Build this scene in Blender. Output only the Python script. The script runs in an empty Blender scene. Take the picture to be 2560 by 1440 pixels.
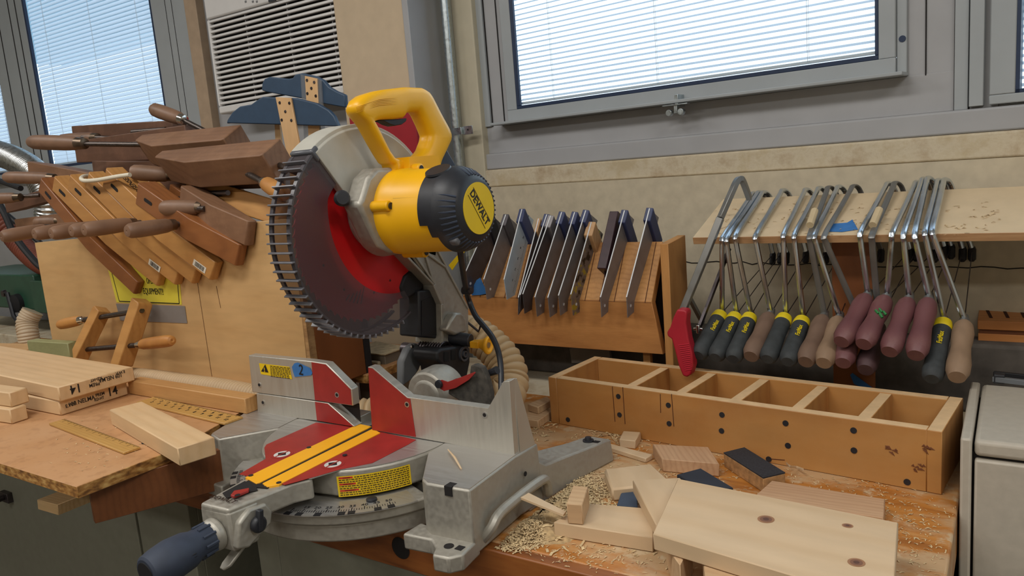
import bpy, bmesh, math, random
from mathutils import Vector, Matrix
R = math.radians
S = bpy.context.scene
COL = S.collection
random.seed(7)
# ------------------------------------------------------------------ camera (solved from the straight edges of the place)
FOC = 1912.87
TH = R(5.84)                     # the window wall and the sectioned tray stand 5.84 degrees off the bench
ROTW = Matrix.Rotation(-TH, 3, 'Z')
CR = Vector((0.8357, 0.5433, -0.0803)); CDN = Vector((0.0214, -0.1782, -0.9838)); CF = Vector((-0.5488, 0.8204, -0.1605))
CF.normalize(); CR = (CR - CF*CR.dot(CF)).normalized(); CDN = CF.cross(CR)
CAM = Vector((0, 0, .49))
def ray(x, y): return CR*((x-1280)/FOC) + CDN*((y-720)/FOC) + CF
def hit(x, y, o, n):
    r = ray(x, y); n = Vector(n); return CAM + r*((Vector(o)-CAM).dot(n)/r.dot(n))
def Zp(x, y, z=0.): return hit(x, y, (0, 0, z), (0, 0, 1))
def Yp(x, y, v): return hit(x, y, (0, v, 0), (0, 1, 0))
def Xp(x, y, v): return hit(x, y, (v, 0, 0), (1, 0, 0))
def Wp(x, y, v):                 # point of the window wall, in the wall's own axes
    n = ROTW @ Vector((0, 1, 0)); return ROTW.inverted() @ hit(x, y, n*v, n)
def poly(fn, pts, v): return [fn(a, b, v) for a, b in pts]
# ------------------------------------------------------------------ materials
def lin(c): return tuple((v/12.92 if v <= .04045 else ((v+.055)/1.055)**2.4) for v in c[:3])
def rgb(r, g, b): return lin((r/255, g/255, b/255)) + (1,)
MATS = {}
class NT:
    def __init__(s, name):
        s.m = bpy.data.materials.new(name); s.m.use_nodes = True; s.t = s.m.node_tree; s.n = s.t.nodes; s.l = s.t.links
        s.b = s.n['Principled BSDF']; s.out = s.n['Material Output']
    def add(s, t, **k):
        n = s.n.new(t)
        for a, v in k.items():
            if a in n.inputs.keys(): n.inputs[a].default_value = v
            else: setattr(n, a, v)
        return n
    def link(s, a, b): s.l.new(a, b)
    def ramp(s, fac, stops):
        r = s.n.new('ShaderNodeValToRGB'); e = r.color_ramp.elements
        while len(e) < len(stops): e.new(.5)
        for el, (p, c) in zip(e, stops): el.position = p; el.color = c
        s.link(fac, r.inputs[0]); return r.outputs[0]
    def mix(s, fac, a, b, mode='MIX'):
        m = s.n.new('ShaderNodeMix'); m.data_type = 'RGBA'; m.blend_type = mode
        for i, v in ((0, fac), (6, a), (7, b)):
            if hasattr(v, 'links'): s.link(v, m.inputs[i])
            else: m.inputs[i].default_value = v
        return m.outputs[2]
    def bump(s, h, st=.3, d=.002):
        b = s.n.new('ShaderNodeBump'); b.inputs['Strength'].default_value = st; b.inputs['Distance'].default_value = d
        s.link(h, b.inputs['Height']); s.link(b.outputs[0], s.b.inputs['Normal'])
    def coord(s, scale=(1, 1, 1), gen='Object', rot=(0, 0, 0)):
        c = s.add('ShaderNodeTexCoord'); m = s.add('ShaderNodeMapping'); m.inputs['Scale'].default_value = scale; m.inputs['Rotation'].default_value = rot
        s.link(c.outputs[gen], m.inputs[0]); return m.outputs[0]
def plain(name, col, rough=.5, metal=0., noise=.08, nscale=30, bump=0., spec=.5, coat=0.):
    if name in MATS: return MATS[name]
    t = NT(name); c = rgb(*col)
    n = t.add('ShaderNodeTexNoise', Scale=nscale, Detail=4.); t.link(t.coord(), n.inputs['Vector'])
    lo = tuple(v*(1-noise) for v in c[:3])+(1,); hi = tuple(min(1, v*(1+noise)) for v in c[:3])+(1,)
    t.link(t.ramp(n.outputs[0], [(.3, lo), (.7, hi)]), t.b.inputs['Base Color'])
    t.b.inputs['Roughness'].default_value = rough; t.b.inputs['Metallic'].default_value = metal
    t.b.inputs['Specular IOR Level'].default_value = spec
    if coat: t.b.inputs['Coat Weight'].default_value = coat
    if bump: t.bump(n.outputs[0], bump, .001)
    MATS[name] = t.m; return t.m
def wood(name, a, b, scale=18., stretch=(1, 9, 9), rough=.55, dust=0., dustcol=(190, 170, 140), spot=0., spotcol=(60, 30, 15), rings=1.0, bump=.12, worn=0., con=.55):
    if name in MATS: return MATS[name]
    t = NT(name); v = t.coord(stretch)
    n1 = t.add('ShaderNodeTexNoise', Scale=scale*.12, Detail=3., Distortion=.6); t.link(v, n1.inputs['Vector'])
    w = t.add('ShaderNodeTexWave', Scale=scale*.35, Distortion=5.5*rings, Detail=3., bands_direction='Y'); w.inputs['Detail Scale'].default_value = .8
    t.link(v, w.inputs['Vector'])
    n2 = t.add('ShaderNodeTexNoise', Scale=scale*1.6, Detail=6.); t.link(v, n2.inputs['Vector'])
    A, B = rgb(*a), rgb(*b)
    c = t.ramp(w.outputs['Fac'], [(0., A), (.65, tuple(A[i]*(1-.3*con)+B[i]*.3*con for i in range(3))+(1,)), (1., tuple(A[i]*(1-con)+B[i]*con for i in range(3))+(1,))])
    c2 = t.ramp(n1.outputs[0], [(.3, B), (.6, A)])
    c = t.mix(.45, c, c2)
    f = t.ramp(n2.outputs[0], [(.35, (.86, .86, .86, 1)), (.6, (1, 1, 1, 1))])
    c = t.mix(.55, c, f, 'MULTIPLY')
    if spot or dust or worn:
        p = t.coord((1, 1, 1)); n3 = t.add('ShaderNodeTexNoise', Scale=14., Detail=6., Roughness=.7); t.link(p, n3.inputs['Vector'])
        if spot: c = t.mix(t.ramp(n3.outputs[0], [(.5, (0, 0, 0, 1)), (.75, (spot,)*3+(1,))]), c, rgb(*spotcol))
        if dust:
            n4 = t.add('ShaderNodeTexNoise', Scale=6., Detail=8., Roughness=.75); t.link(p, n4.inputs['Vector'])
            c = t.mix(t.ramp(n4.outputs[0], [(.38, (0, 0, 0, 1)), (.68, (dust,)*3+(1,))]), c, rgb(*dustcol))
    t.link(c, t.b.inputs['Base Color']); t.b.inputs['Roughness'].default_value = rough
    t.bump(n2.outputs[0], bump, .0006)
    MATS[name] = t.m; return t.m
def metal(name, col, rough=.35, aniso=(1, 1, 1), noise=.12, nscale=60, met=1., bump=0.):
    if name in MATS: return MATS[name]
    t = NT(name); v = t.coord(aniso); n = t.add('ShaderNodeTexNoise', Scale=nscale, Detail=5.); t.link(v, n.inputs['Vector'])
    c = rgb(*col); lo = tuple(x*(1-noise) for x in c[:3])+(1,); hi = tuple(min(1, x*(1+noise)) for x in c[:3])+(1,)
    t.link(t.ramp(n.outputs[0], [(.3, lo), (.7, hi)]), t.b.inputs['Base Color'])
    t.link(t.ramp(n.outputs[0], [(.3, (rough*.8,)*3+(1,)), (.7, (min(1, rough*1.25),)*3+(1,))]), t.b.inputs['Roughness'])
    t.b.inputs['Metallic'].default_value = met
    if bump: t.bump(n.outputs[0], bump, .0005)
    MATS[name] = t.m; return t.m
# ------------------------------------------------------------------ mesh builder
class MB:
    def __init__(s): s.v = []; s.f = []; s.mi = []; s.sm = []
    def raw(s, vs, fs, mi=0, smooth=False):
        o = len(s.v); s.v += [Vector(p) for p in vs]; s.f += [[i+o for i in f] for f in fs]; s.mi += [mi]*len(fs); s.sm += [smooth]*len(fs); return s
    def box(s, c, d, rot=None, mi=0):
        c = Vector(c); x, y, z = (v/2 for v in d)
        vs = [Vector((a*x, b*y, e*z)) for a in (-1, 1) for b in (-1, 1) for e in (-1, 1)]
        if rot is not None: vs = [rot @ p for p in vs]
        return s.raw([p+c for p in vs], [(0, 1, 3, 2), (4, 6, 7, 5), (0, 4, 5, 1), (2, 3, 7, 6), (0, 2, 6, 4), (1, 5, 7, 3)], mi)
    def bb(s, a, b, mi=0):
        return s.box([(p+q)/2 for p, q in zip(a, b)], [abs(q-p) for p, q in zip(a, b)], None, mi)
    def prism(s, pts, ext, mi=0):
        pts = [Vector(p) for p in pts]; e = Vector(ext); n = len(pts)
        nrm = Vector((0, 0, 0))
        for i in range(n):
            p, q = pts[i], pts[(i+1) % n]; nrm += p.cross(q)
        if nrm.dot(e) > 0: pts = pts[::-1]
        fs = [list(range(n)), list(range(2*n-1, n-1, -1))]
        for i in range(n):
            j = (i+1) % n; fs.append([j, i, n+i, n+j])
        return s.raw(pts+[p+e for p in pts], fs, mi)
    def loft(s, rings, mi=0, smooth=True, caps=True, closed=True):
        n = len(rings[0]); vs = [p for r in rings for p in r]; fs = []
        for k in range(len(rings)-1):
            for i in range(n if closed else n-1):
                j = (i+1) % n; fs.append([k*n+i, k*n+j, (k+1)*n+j, (k+1)*n+i])
        s.raw(vs, fs, mi, smooth)
        if caps and closed:
            o = len(s.v)-len(vs); s.f += [[o+i for i in range(n)][::-1], [o+(len(rings)-1)*n+i for i in range(n)]]; s.mi += [mi]*2; s.sm += [False]*2
        return s
    def tube(s, path, r, seg=12, mi=0, smooth=True, caps=True, sq=False, ry=None):
        path = [Vector(p) for p in path]; n = len(path)
        rs = r if isinstance(r, (list, tuple)) else [r]*n
        rings = []; up = None
        for i, p in enumerate(path):
            t = (path[min(i+1, n-1)]-path[max(i-1, 0)]).normalized()
            if up is None:
                up = Vector((0, 0, 1)) if abs(t.z) < .9 else Vector((1, 0, 0))
            u = (up - t*up.dot(t)).normalized(); w = t.cross(u); up = u
            off = math.pi/seg if sq else 0
            rings.append([p + u*(math.cos(2*math.pi*k/seg+off)*rs[i]) + w*(math.sin(2*math.pi*k/seg+off)*rs[i]*(1 if ry is None else ry)) for k in range(seg)])
        return s.loft(rings, mi, smooth and not sq, caps)
    def lathe(s, prof, o, d, seg=24, mi=0, smooth=True, caps=True, ref=None):   # prof: (along, radius)
        o = Vector(o); d = Vector(d).normalized()
        u = Vector(ref) if ref is not None else (Vector((0, 0, 1)) if abs(d.z) < .9 else Vector((1, 0, 0)))
        u = (u-d*u.dot(d)).normalized(); w = d.cross(u)
        rings = [[o+d*a+(u*math.cos(2*math.pi*k/seg)+w*math.sin(2*math.pi*k/seg))*max(r, 1e-5) for k in range(seg)] for a, r in prof]
        return s.loft(rings, mi, smooth, caps)
    def cyl(s, a, b, r, seg=16, mi=0, r2=None):
        a = Vector(a); b = Vector(b); return s.lathe([(0, r), ((b-a).length, r if r2 is None else r2)], a, b-a, seg, mi)
    def xf(s, M):
        s.v = [M @ p for p in s.v]; return s
    def build(s, name, mats, parent=None, bevel=0., bseg=2, M=None, sharp=35, solid=0., subd=0):
        me = bpy.data.meshes.new(name)
        inv = None
        if parent is not None and M is None: inv = ROOT[parent.name].inverted()
        vs = [inv @ p for p in s.v] if inv is not None else s.v
        me.from_pydata([tuple(p) for p in vs], [], s.f)
        mats = mats if isinstance(mats, (list, tuple)) else [mats]
        for m in mats: me.materials.append(m)
        me.polygons.foreach_set('material_index', s.mi); me.polygons.foreach_set('use_smooth', [True]*len(s.f))
        bm = bmesh.new(); bm.from_mesh(me); bmesh.ops.recalc_face_normals(bm, faces=bm.faces); bm.to_mesh(me); bm.free()
        me.update()
        try: me.set_sharp_from_angle(angle=R(sharp))
        except Exception: pass
        o = bpy.data.objects.new(name, me); COL.objects.link(o)
        if parent is not None:
            o.parent = parent; ROOT[o.name] = ROOT[parent.name]
        elif M is not None: o.matrix_world = M; ROOT[o.name] = M
        else: ROOT[o.name] = Matrix()
        if subd:
            q = o.modifiers.new('sub', 'SUBSURF'); q.levels = q.render_levels = subd
        if bevel:
            q = o.modifiers.new('bevel', 'BEVEL'); q.width = bevel; q.segments = bseg; q.limit_method = 'ANGLE'; q.angle_limit = R(40)
        return o
ROOT = {}
def tag(o, label=None, cat=None, group=None, kind=None):
    for k, v in (('label', label), ('category', cat), ('group', group), ('kind', kind)):
        if v: o[k] = v
    return o
def thing(name, label, cat, loc=(0, 0, 0), rz=0., group=None, M=None):
    o = bpy.data.objects.new(name, None); COL.objects.link(o); o.empty_display_size = .02
    m = M if M is not None else Matrix.Translation(loc) @ Matrix.Rotation(rz, 4, 'Z')
    o.matrix_world = m; ROOT[o.name] = m
    return tag(o, label, cat, group)
def struct(o): o['kind'] = 'structure'; return o
def dup(root, M, label=None, group=None):
    r = root.copy(); COL.objects.link(r); r.matrix_world = M; ROOT[r.name] = M
    if label: r['label'] = label
    if group: r['group'] = group
    for ch in list(root.children):
        c = ch.copy(); COL.objects.link(c); c.parent = r; ROOT[c.name] = M
        for g in list(ch.children):
            d = g.copy(); COL.objects.link(d); d.parent = c; ROOT[d.name] = M
    return r
def frame(o, x, y=None, z=None):          # matrix from origin and axes
    x = Vector(x).normalized()
    if z is not None:
        z = Vector(z); z = (z-x*z.dot(x)).normalized(); y = z.cross(x)
    else:
        y = Vector(y); y = (y-x*y.dot(x)).normalized(); z = x.cross(y)
    M = Matrix((x, y, z)).transposed().to_4x4(); M.translation = Vector(o); return M
def text(s, o, x, up, size, mat, name='lettering', parent=None, ext=.0002, align='CENTER', bold=0., sx=1., label=None, shear=0.):
    cu = bpy.data.curves.new('txt', 'FONT'); cu.body = s; cu.size = size; cu.align_x = align; cu.align_y = 'CENTER'; cu.extrude = ext; cu.offset = bold; cu.shear = shear
    cu.resolution_u = 3
    t = bpy.data.objects.new('txt', cu); COL.objects.link(t)
    dg = bpy.context.evaluated_depsgraph_get(); me = bpy.data.meshes.new_from_object(t.evaluated_get(dg))
    bpy.data.objects.remove(t); bpy.data.curves.remove(cu)
    M = frame(o, x, y=up) @ Matrix.Diagonal((sx, 1, 1, 1))
    if parent is not None: M = ROOT[parent.name].inverted() @ M
    me.transform(M); me.materials.clear(); me.materials.append(mat); me.name = name
    ob = bpy.data.objects.new(name, me); COL.objects.link(ob)
    if parent is not None: ob.parent = parent; ROOT[ob.name] = ROOT[parent.name]
    else: ROOT[ob.name] = Matrix()
    if label: ob['label'] = label
    return ob
def arc(c, u, w, r, a0, a1, n): return [Vector(c)+Vector(u)*(r*math.cos(R(a0+(a1-a0)*i/n)))+Vector(w)*(r*math.sin(R(a0+(a1-a0)*i/n))) for i in range(n+1)]
def smoothpath(pts, n=8):
    pts = [Vector(p) for p in pts]; out = []
    P = [pts[0]*2-pts[1]]+pts+[pts[-1]*2-pts[-2]]
    for i in range(1, len(P)-2):
        for k in range(n):
            t = k/n; a, b, c, d = P[i-1], P[i], P[i+1], P[i+2]
            out.append(.5*((2*b)+(c-a)*t+(2*a-5*b+4*c-d)*t*t+(3*b-a-3*c+d)*t**3))
    out.append(pts[-1]); return out
def board(name, pxA, pxB, pxC, ztop, th, mat, label, cat, group=None, bevel=.0008, mats2=None, world=None, parent=None):
    """plank: A-B along its length, A-C across, on the level plane ztop"""
    A, B, Cc = (Zp(*p, ztop) for p in (pxA, pxB, pxC)) if world is None else world
    x = (B-A); L = x.length; x.normalize(); y = Cc-A; y = y-x*y.dot(x); wd = y.length; y.normalize()
    z = x.cross(y); M = frame(A, x, y=y)
    m = MB(); sg = 1 if z.z > 0 else -1
    m.bb((0, 0, 0), (L, wd, -th*sg))
    o = m.build(name, mat, M=M, bevel=bevel, bseg=1)
    tag(o, label, cat, group); return o
# ================================================================== palette
m_wall = plain('wall_paint', (196, 186, 166), .6, noise=.05, nscale=8, bump=.15)
m_block = plain('block_paint', (192, 180, 156), .75, noise=.08, nscale=45, bump=.6)
m_rough = None
def rough_concrete():
    t = NT('bare_concrete'); v = t.coord(); n = t.add('ShaderNodeTexNoise', Scale=9., Detail=8., Roughness=.7); t.link(v, n.inputs['Vector'])
    n2 = t.add('ShaderNodeTexNoise', Scale=60., Detail=6.); t.link(v, n2.inputs['Vector'])
    c = t.ramp(n.outputs[0], [(.35, rgb(170, 150, 122)), (.5, rgb(198, 186, 162)), (.62, rgb(184, 168, 138))])
    t.link(c, t.b.inputs['Base Color']); t.b.inputs['Roughness'].default_value = .85; t.bump(n2.outputs[0], .7, .002); return t.m
m_rough = rough_concrete()
m_frame = plain('window_enamel', (160, 166, 170), .35, noise=.04, nscale=12)
m_panel = plain('panel_paint', (162, 163, 166), .5, noise=.05, nscale=10)
m_seal = plain('seal_dark', (30, 48, 78), .5)
m_floor = plain('floor_dark', (72, 64, 58), .5, noise=.15, nscale=20)
m_ceil = plain('ceiling_white', (225, 222, 214), .8)
m_col = plain('column_paint', (200, 180, 152), .65, noise=.05, nscale=25, bump=.1)
m_pil = plain('pilaster_paint', (190, 182, 160), .6, noise=.04)
m_greywall = plain('recess_paint', (176, 176, 160), .55, noise=.03, nscale=6)
m_white = plain('white_plastic', (218, 217, 216), .4, noise=.02)
m_black = plain('black_matte', (20, 20, 24), .6)
m_dark = plain('black_plastic', (34, 36, 42), .45, noise=.15, nscale=80)
m_darkline = plain('gap_dark', (22, 18, 18), .9)
m_galv = metal('galvanized', (190, 200, 205), .32, noise=.15, nscale=120)
m_steel = metal('bright_steel', (205, 205, 205), .22, noise=.06)
m_dksteel = metal('dark_steel', (92, 86, 88), .4, noise=.25, nscale=70)
m_trimwood = plain('trim_tan', (170, 148, 124), .6)
m_ink = plain('ink_black', (18, 16, 20), .6)
def glass_mat():
    t = NT('window_glass'); tr = t.add('ShaderNodeBsdfTransparent'); gl = t.add('ShaderNodeBsdfGlossy', Roughness=.02); mx = t.add('ShaderNodeMixShader'); mx.inputs[0].default_value = .05
    tr.inputs[0].default_value = (.93, .97, 1, 1); t.link(tr.outputs[0], mx.inputs[1]); t.link(gl.outputs[0], mx.inputs[2]); t.link(mx.outputs[0], t.out.inputs[0]); return t.m
m_glass = glass_mat()
def slat_mat():
    t = NT('blind_slat'); d = t.add('ShaderNodeBsdfDiffuse'); d.inputs[0].default_value = rgb(218, 220, 224); tr = t.add('ShaderNodeBsdfTranslucent'); tr.inputs[0].default_value = rgb(204, 212, 222)
    mx = t.add('ShaderNodeMixShader'); mx.inputs[0].default_value = .62; t.link(d.outputs[0], mx.inputs[1]); t.link(tr.outputs[0], mx.inputs[2]); t.link(mx.outputs[0], t.out.inputs[0]); return t.m
m_slat = slat_mat()
# ================================================================== world: bright hazy daylight outside
w = bpy.data.worlds.new('daylight'); S.world = w; w.use_nodes = True
bg = w.node_tree.nodes['Background']; bg.inputs[0].default_value = (.80, .92, 1., 1); bg.inputs[1].default_value = 2.25
# ================================================================== room shell
FLZ = -.88; CEZ = 1.95
struct(MB().bb((-5.2, -3.2, FLZ-.1), (2.6, 1.9, FLZ)).build('floor', m_floor))
struct(MB().bb((-5.2, -3.2, CEZ), (2.6, 2.2, CEZ+.1)).build('ceiling', m_ceil))
struct(MB().bb((-5.3, -3.2, FLZ), (-5.2, 1.9, CEZ)).build('wall_left', m_wall))
struct(MB().bb((2.6, -3.2, FLZ), (2.7, 1.9, CEZ)).build('wall_right', m_wall))
struct(MB().bb((-5.3, -3.3, FLZ), (2.7, -3.2, CEZ)).build('wall_front', m_wall))
MW = ROTW.to_4x4()
# ------------------------------------------------------------------ window wall (own axes, v = depth)
V = 1.60
def wx(x, y, v=V): return Wp(x, y, v).x
def wz(x, y, v=V): return Wp(x, y, v).z
gL, gR = wx(1309, 268), wx(2192, 140); gB = wz(1309, 264)
sL, sR, sB = wx(1301, 273), wx(2201, 152), wz(1301, 273.5)          # seal outline
fL, fR, fB = wx(1279, 303), wx(2243.7, 181), wz(1267, 307)          # sash outline
TOP = 1.45
m = MB()   # opening cut out of the wall, panels below and beside
xl, xr = wx(1178, 150), 1.2
oL2 = wx(2500, 100); 
b3 = wz(1800, 331.4); b4 = wz(1800, 381); b5 = wz(1800, 434)
m.bb((xl, 1.60, b3), (fL-.001, 1.64, TOP)); m.bb((fR, 1.60, b3), (oL2, 1.64, TOP)); m.bb((fL, 1.60, b3), (fR, 1.64, fB))
m.bb((xl, 1.60, TOP), (xr+1.6, 1.75, CEZ)); m.bb((oL2, 1.60, b3), (xr+1.6, 1.64, wz(2480, 262)))
m.bb((xl, 1.5985, b3), (wx(2387, 276), 1.6005, wz(2387, 176)))       # flat panel below the sash
struct(m.build('wall_back', m_panel, M=MW, bevel=.002))
m = MB(); m.bb((xl-.01, 1.585, b4), (xr+1.6, 1.75, b3)); struct(m.build('trim_1', m_panel, M=MW, bevel=.004))
m = MB(); m.bb((xl-.01, 1.578, b5), (xr+1.6, 1.75, b4)); struct(m.build('trim_2', m_rough, M=MW, bevel=.004))
zbase = wz(2100, 785, 1.57)
m = MB(); m.bb((xl-.01, 1.57, FLZ), (xr+1.6, 1.75, b5))
zc = wz(2100, 662, 1.57)
crk = [(xl+.35+.02*i, 1.5695, zc+random.uniform(-.003, .003)) for i in range(60)]
m.tube(crk, .0012, 4, mi=1, sq=True)
struct(m.build('wall_lower', [m_block, m_darkline], M=MW))
# vertical mullion strips each side of the sash
m = MB()
for a in (1186, 1232, 1262): 
    x = wx(a, 300); m.bb((x-.0012, 1.597, wz(1237, 316)), (x+.0012, 1.6, TOP), 1)
for a in (2315, 2387, 2424):
    x = wx(a, 150); m.bb((x-.001, 1.597, b3 if a > 2380 else wz(2387, 180)), (x+.001, 1.6, TOP), 1)
m.bb((wx(1186, 300), 1.592, wz(1232, 316)), (wx(1231, 300), 1.6, TOP)); m.bb((wx(2388, 150), 1.592, b3), (wx(2423, 150), 1.6, TOP))
m.bb((wx(2426, 200), 1.585, b3+.004), (wx(2462, 200), 1.6, TOP))
struct(m.build('trim_3', [m_frame, m_darkline], M=MW, bevel=.0015))
win = tag(bpy.data.objects.new('window_1', None), None); COL.objects.link(win); win.matrix_world = MW; ROOT[win.name] = MW; struct(win)
def loc(mb, name, mats, **k):
    o = mb.build(name, mats, M=Matrix(), **k); return o
def par(o, p):
    o.parent = p; o.matrix_world = ROOT[p.name]; o.matrix_parent_inverse = Matrix(); o.matrix_basis = Matrix(); ROOT[o.name] = ROOT[p.name]; return o
m = MB(); m.bb((fL, 1.585, fB), (fR, 1.598, sB)); m.bb((fL, 1.585, sB), (sL, 1.598, TOP)); m.bb((sR, 1.585, sB), (fR, 1.598, TOP))
m.bb((wx(1255, 308), 1.55, fB-.006), (wx(2271, 186), 1.60, fB+.001)); m.bb((fR, 1.592, fB), (wx(2270, 150), 1.6, TOP))
par(loc(m, 'sash', m_frame, bevel=.0015), win)
m = MB(); m.bb((sL, 1.5855, sB), (sR, 1.594, gB)); m.bb((sL, 1.5855, gB), (gL, 1.594, TOP)); m.bb((gR, 1.5855, gB), (sR, 1.594, TOP)); par(loc(m, 'seal', m_seal, bevel=.001), win)
m = MB(); m.bb((gL-.003, 1.590, gB-.003), (gR+.003, 1.5925, TOP)); par(loc(m, 'pane', m_glass), win)
p = Wp(2256, 97, 1.592); par(loc(MB().lathe([(0, .006), (.002, .006)], p+Vector((0, .001, 0)), (0, -1, 0), 16), 'hole_plug', m_seal), win)
# catch in the middle of the sash rail
p = Wp(1688, 262, 1.55); m = MB(); m.bb((p.x-.004, 1.555, p.z-.004), (p.x+.004, 1.587, p.z+.022)); m.bb((p.x-.03, 1.546, p.z-.001), (p.x+.03, 1.56, p.z+.001))
for d in (-.014, .014): m.lathe([(0, .007), (.012, .007)], (p.x+d, 1.556, p.z-.016), (0, -1, 0), 14)
m.bb((p.x-.004, 1.55, p.z-.018), (p.x+.004, 1.556, p.z))
par(loc(m, 'latch', m_galv, bevel=.0006), win)
p = Wp(2500, 250, V)
w2 = bpy.data.objects.new('window_2', None); COL.objects.link(w2); w2.matrix_world = MW; ROOT[w2.name] = MW; struct(w2)
z2 = wz(2480, 262); zz2 = wz(2545, 232); x2 = wx(2476, 200); x2g = wx(2552, 200)
m = MB(); m.bb((x2, 1.585, z2), (xr+.6, 1.63, zz2)); m.bb((x2, 1.585, zz2), (x2g-.006, 1.63, TOP)); par(loc(m, 'sash', m_frame, bevel=.002), w2)
m = MB(); m.bb((x2g-.006, 1.586, zz2), (xr+.6, 1.62, zz2+.006)); m.bb((x2g-.006, 1.586, zz2), (x2g, 1.62, TOP)); par(loc(m, 'seal', m_seal), w2)
m = MB(); m.bb((x2g, 1.606, zz2), (xr+.6, 1.609, TOP)); par(loc(m, 'pane', m_glass), w2)
def blind(name, label, x0, x1, z0, z1, v, pitch, M, tilt=38, wdt=.0125, cords=(.1, .5, .9), wand=None):
    t = thing(name, label, 'blind', M=M)
    m = MB(); z = z0+.012; c, s_ = math.cos(R(tilt))*wdt/2, math.sin(R(tilt))*wdt/2
    while z < z1:
        nv = 5; row = []
        for k in range(nv):
            u = k/(nv-1)*2-1; row.append((v+u*c, z+u*s_ + .0007*(1-u*u)))
        vs = [(x0, a, b) for a, b in row]+[(x1, a, b) for a, b in row]
        m.raw(vs, [[k, k+1, nv+k+1, nv+k] for k in range(nv-1)], 0, True); z += pitch
    loc_ = m.build('slats', m_slat, M=Matrix()); loc_.parent = t; ROOT[loc_.name] = M
    for f in cords:
        x = x0+(x1-x0)*f; m = MB()
        m.tube([(x-.0012, v-.0075, z0), (x-.0012, v-.0075, z1)], .0005, 5); z = z0+.012
        m.tube([(x+.0022, v-.0072, z0), (x+.0022, v-.0072, z1)], .0004, 5)
        o = m.build('ladder_cord', m_white, M=Matrix()); o.parent = t; ROOT[o.name] = M
    m = MB(); m.bb((x0, v-.006, z0), (x1, v+.006, z0+.006)); o = m.build('bottom_rail', m_white, M=Matrix(), bevel=.001); o.parent = t; ROOT[o.name] = M
    return t
pit = wz(1312, 180, 1.635)-wz(1312.7, 192.2, 1.635)
blind('window_blind', 'white slatted blind behind the wide window on the right, above the coping saws', gL-.008, gR+.008, gB+.003, TOP, 1.604, pit, MW, tilt=30, wdt=.0118, cords=(.125, .46, .845))
blind('window_blind', 'sliver of white slatted blind in the window at the far right edge', x2g-.01, xr+.6, zz2+.002, TOP, 1.635, pit, MW, tilt=30, wdt=.0118, cords=(.1,))
# conduit on the window wall
CY = 1.545
p0, p1 = Wp(1112, 0, CY), Wp(1146, 410, CY)
xx = (p0.x+p1.x)/2
t = thing('electrical_conduit', 'galvanized steel conduit running up the wall left of the wide window', 'conduit', M=MW)
o = MB().tube([(p0.x, CY, TOP), (p1.x, CY, wz(1153, 430, CY)-.35)], .0117, 20).build('pipe', m_galv, M=Matrix()); o.parent = t
p = Wp(1150, 328, CY); m = MB()
m.bb((p.x-.012, CY-.0135, p.z-.009), (p.x+.014, CY-.012, p.z+.009)); m.bb((p.x-.031, CY+.012, p.z-.010), (p.x-.010, CY+.014, p.z+.010)); m.bb((p.x+.016, CY-.006, p.z-.011), (p.x+.05, CY-.004, p.z+.011))
m.bb((p.x-.0125, CY-.0135, p.z-.009), (p.x-.0112, CY+.013, p.z+.009)); m.bb((p.x+.0135, CY-.0135, p.z-.009), (p.x+.016, CY-.004, p.z+.009))
o = m.build('strap', m_galv, M=Matrix(), bevel=.0005); o.parent = t
o = MB().lathe([(0, .005), (.003, .0045)], (p.x-.021, CY+.012, p.z), (0, -1, 0), 12).build('screw', m_steel, M=Matrix()); o.parent = t
o = MB().lathe([(0, .0025), (.0005, .0025)], (p.x+.034, CY-.006, p.z+.001), (0, -1, 0), 12).build('hole', m_darkline, M=Matrix()); o.parent = t
# pilaster and recess left of the window wall (bench axes)
YB = 1.70
def yx(x, y, v=YB): return Yp(x, y, v).x
cF = 1.60
cx0, cx1 = yx(846, 130, cF), yx(1016, 100, cF)
struct(MB().bb((cx0, cF, FLZ), (cx1, 1.9, CEZ)).build('wall_column', m_col, bevel=.004))
e1 = yx(1028, 100, cF-.004)
struct(MB().bb((cx1, cF-.006, FLZ), (e1, 1.9, CEZ)).build('trim_4', m_panel, bevel=.002))
struct(MB().bb((e1-.02, 1.735, FLZ), (-1.2, 1.9, CEZ)).build('wall_recess', m_greywall))
q0 = Wp(1143, 200, 1.575); q1 = Wp(1172, 200, 1.575)
struct(MB().bb((q0.x, 1.575, FLZ), (q1.x+.03, 1.7, CEZ)).build('trim_5', m_pil, M=MW, bevel=.003))
# left wall with window and air conditioner (bench axes)
LY = 1.72
lg = [Yp(70, 20, LY), Yp(140.6, 411, LY), Yp(383, 10, LY), Yp(423.7, 270, LY)]
lx0 = (lg[0].x+lg[1].x)/2; lx1 = (lg[2].x+lg[3].x)/2; lzb = Yp(143, 414, LY).z
nx1 = (Yp(0, 165, LY).x+Yp(38, 365, LY).x)/2
tx0, tx1 = Yp(484, 50, LY).x, Yp(515, 60, LY).x
m = MB(); m.bb((-5.2, LY, FLZ), (cx0+.02, LY+.03, lzb-.03)); m.bb((-5.2, LY, TOP+.1), (cx0+.02, LY+.03, CEZ)); m.bb((lx1+.012, LY, lzb-.03), (tx0, LY+.03, TOP+.1))
m.bb((tx1, LY-.0, lzb-.03), (cx0+.02, LY+.03, TOP+.1))
struct(m.build('wall_back_left', m_panel))
m = MB()
m.bb((nx1+.012, LY-.02, lzb-.03), (lx0-.012, LY, TOP+.1)); m.bb((lx1+.012, LY-.02, lzb-.03), (tx0, LY, TOP+.1)); m.bb((-5.2, LY-.03, lzb-.05), (tx0, LY+.03, lzb-.012))
for f in (.30, .62, .8): 
    x = nx1+(lx0-nx1)*f; m.bb((x-.003, LY-.0215, lzb), (x+.003, LY-.0195, TOP), 1)
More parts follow.
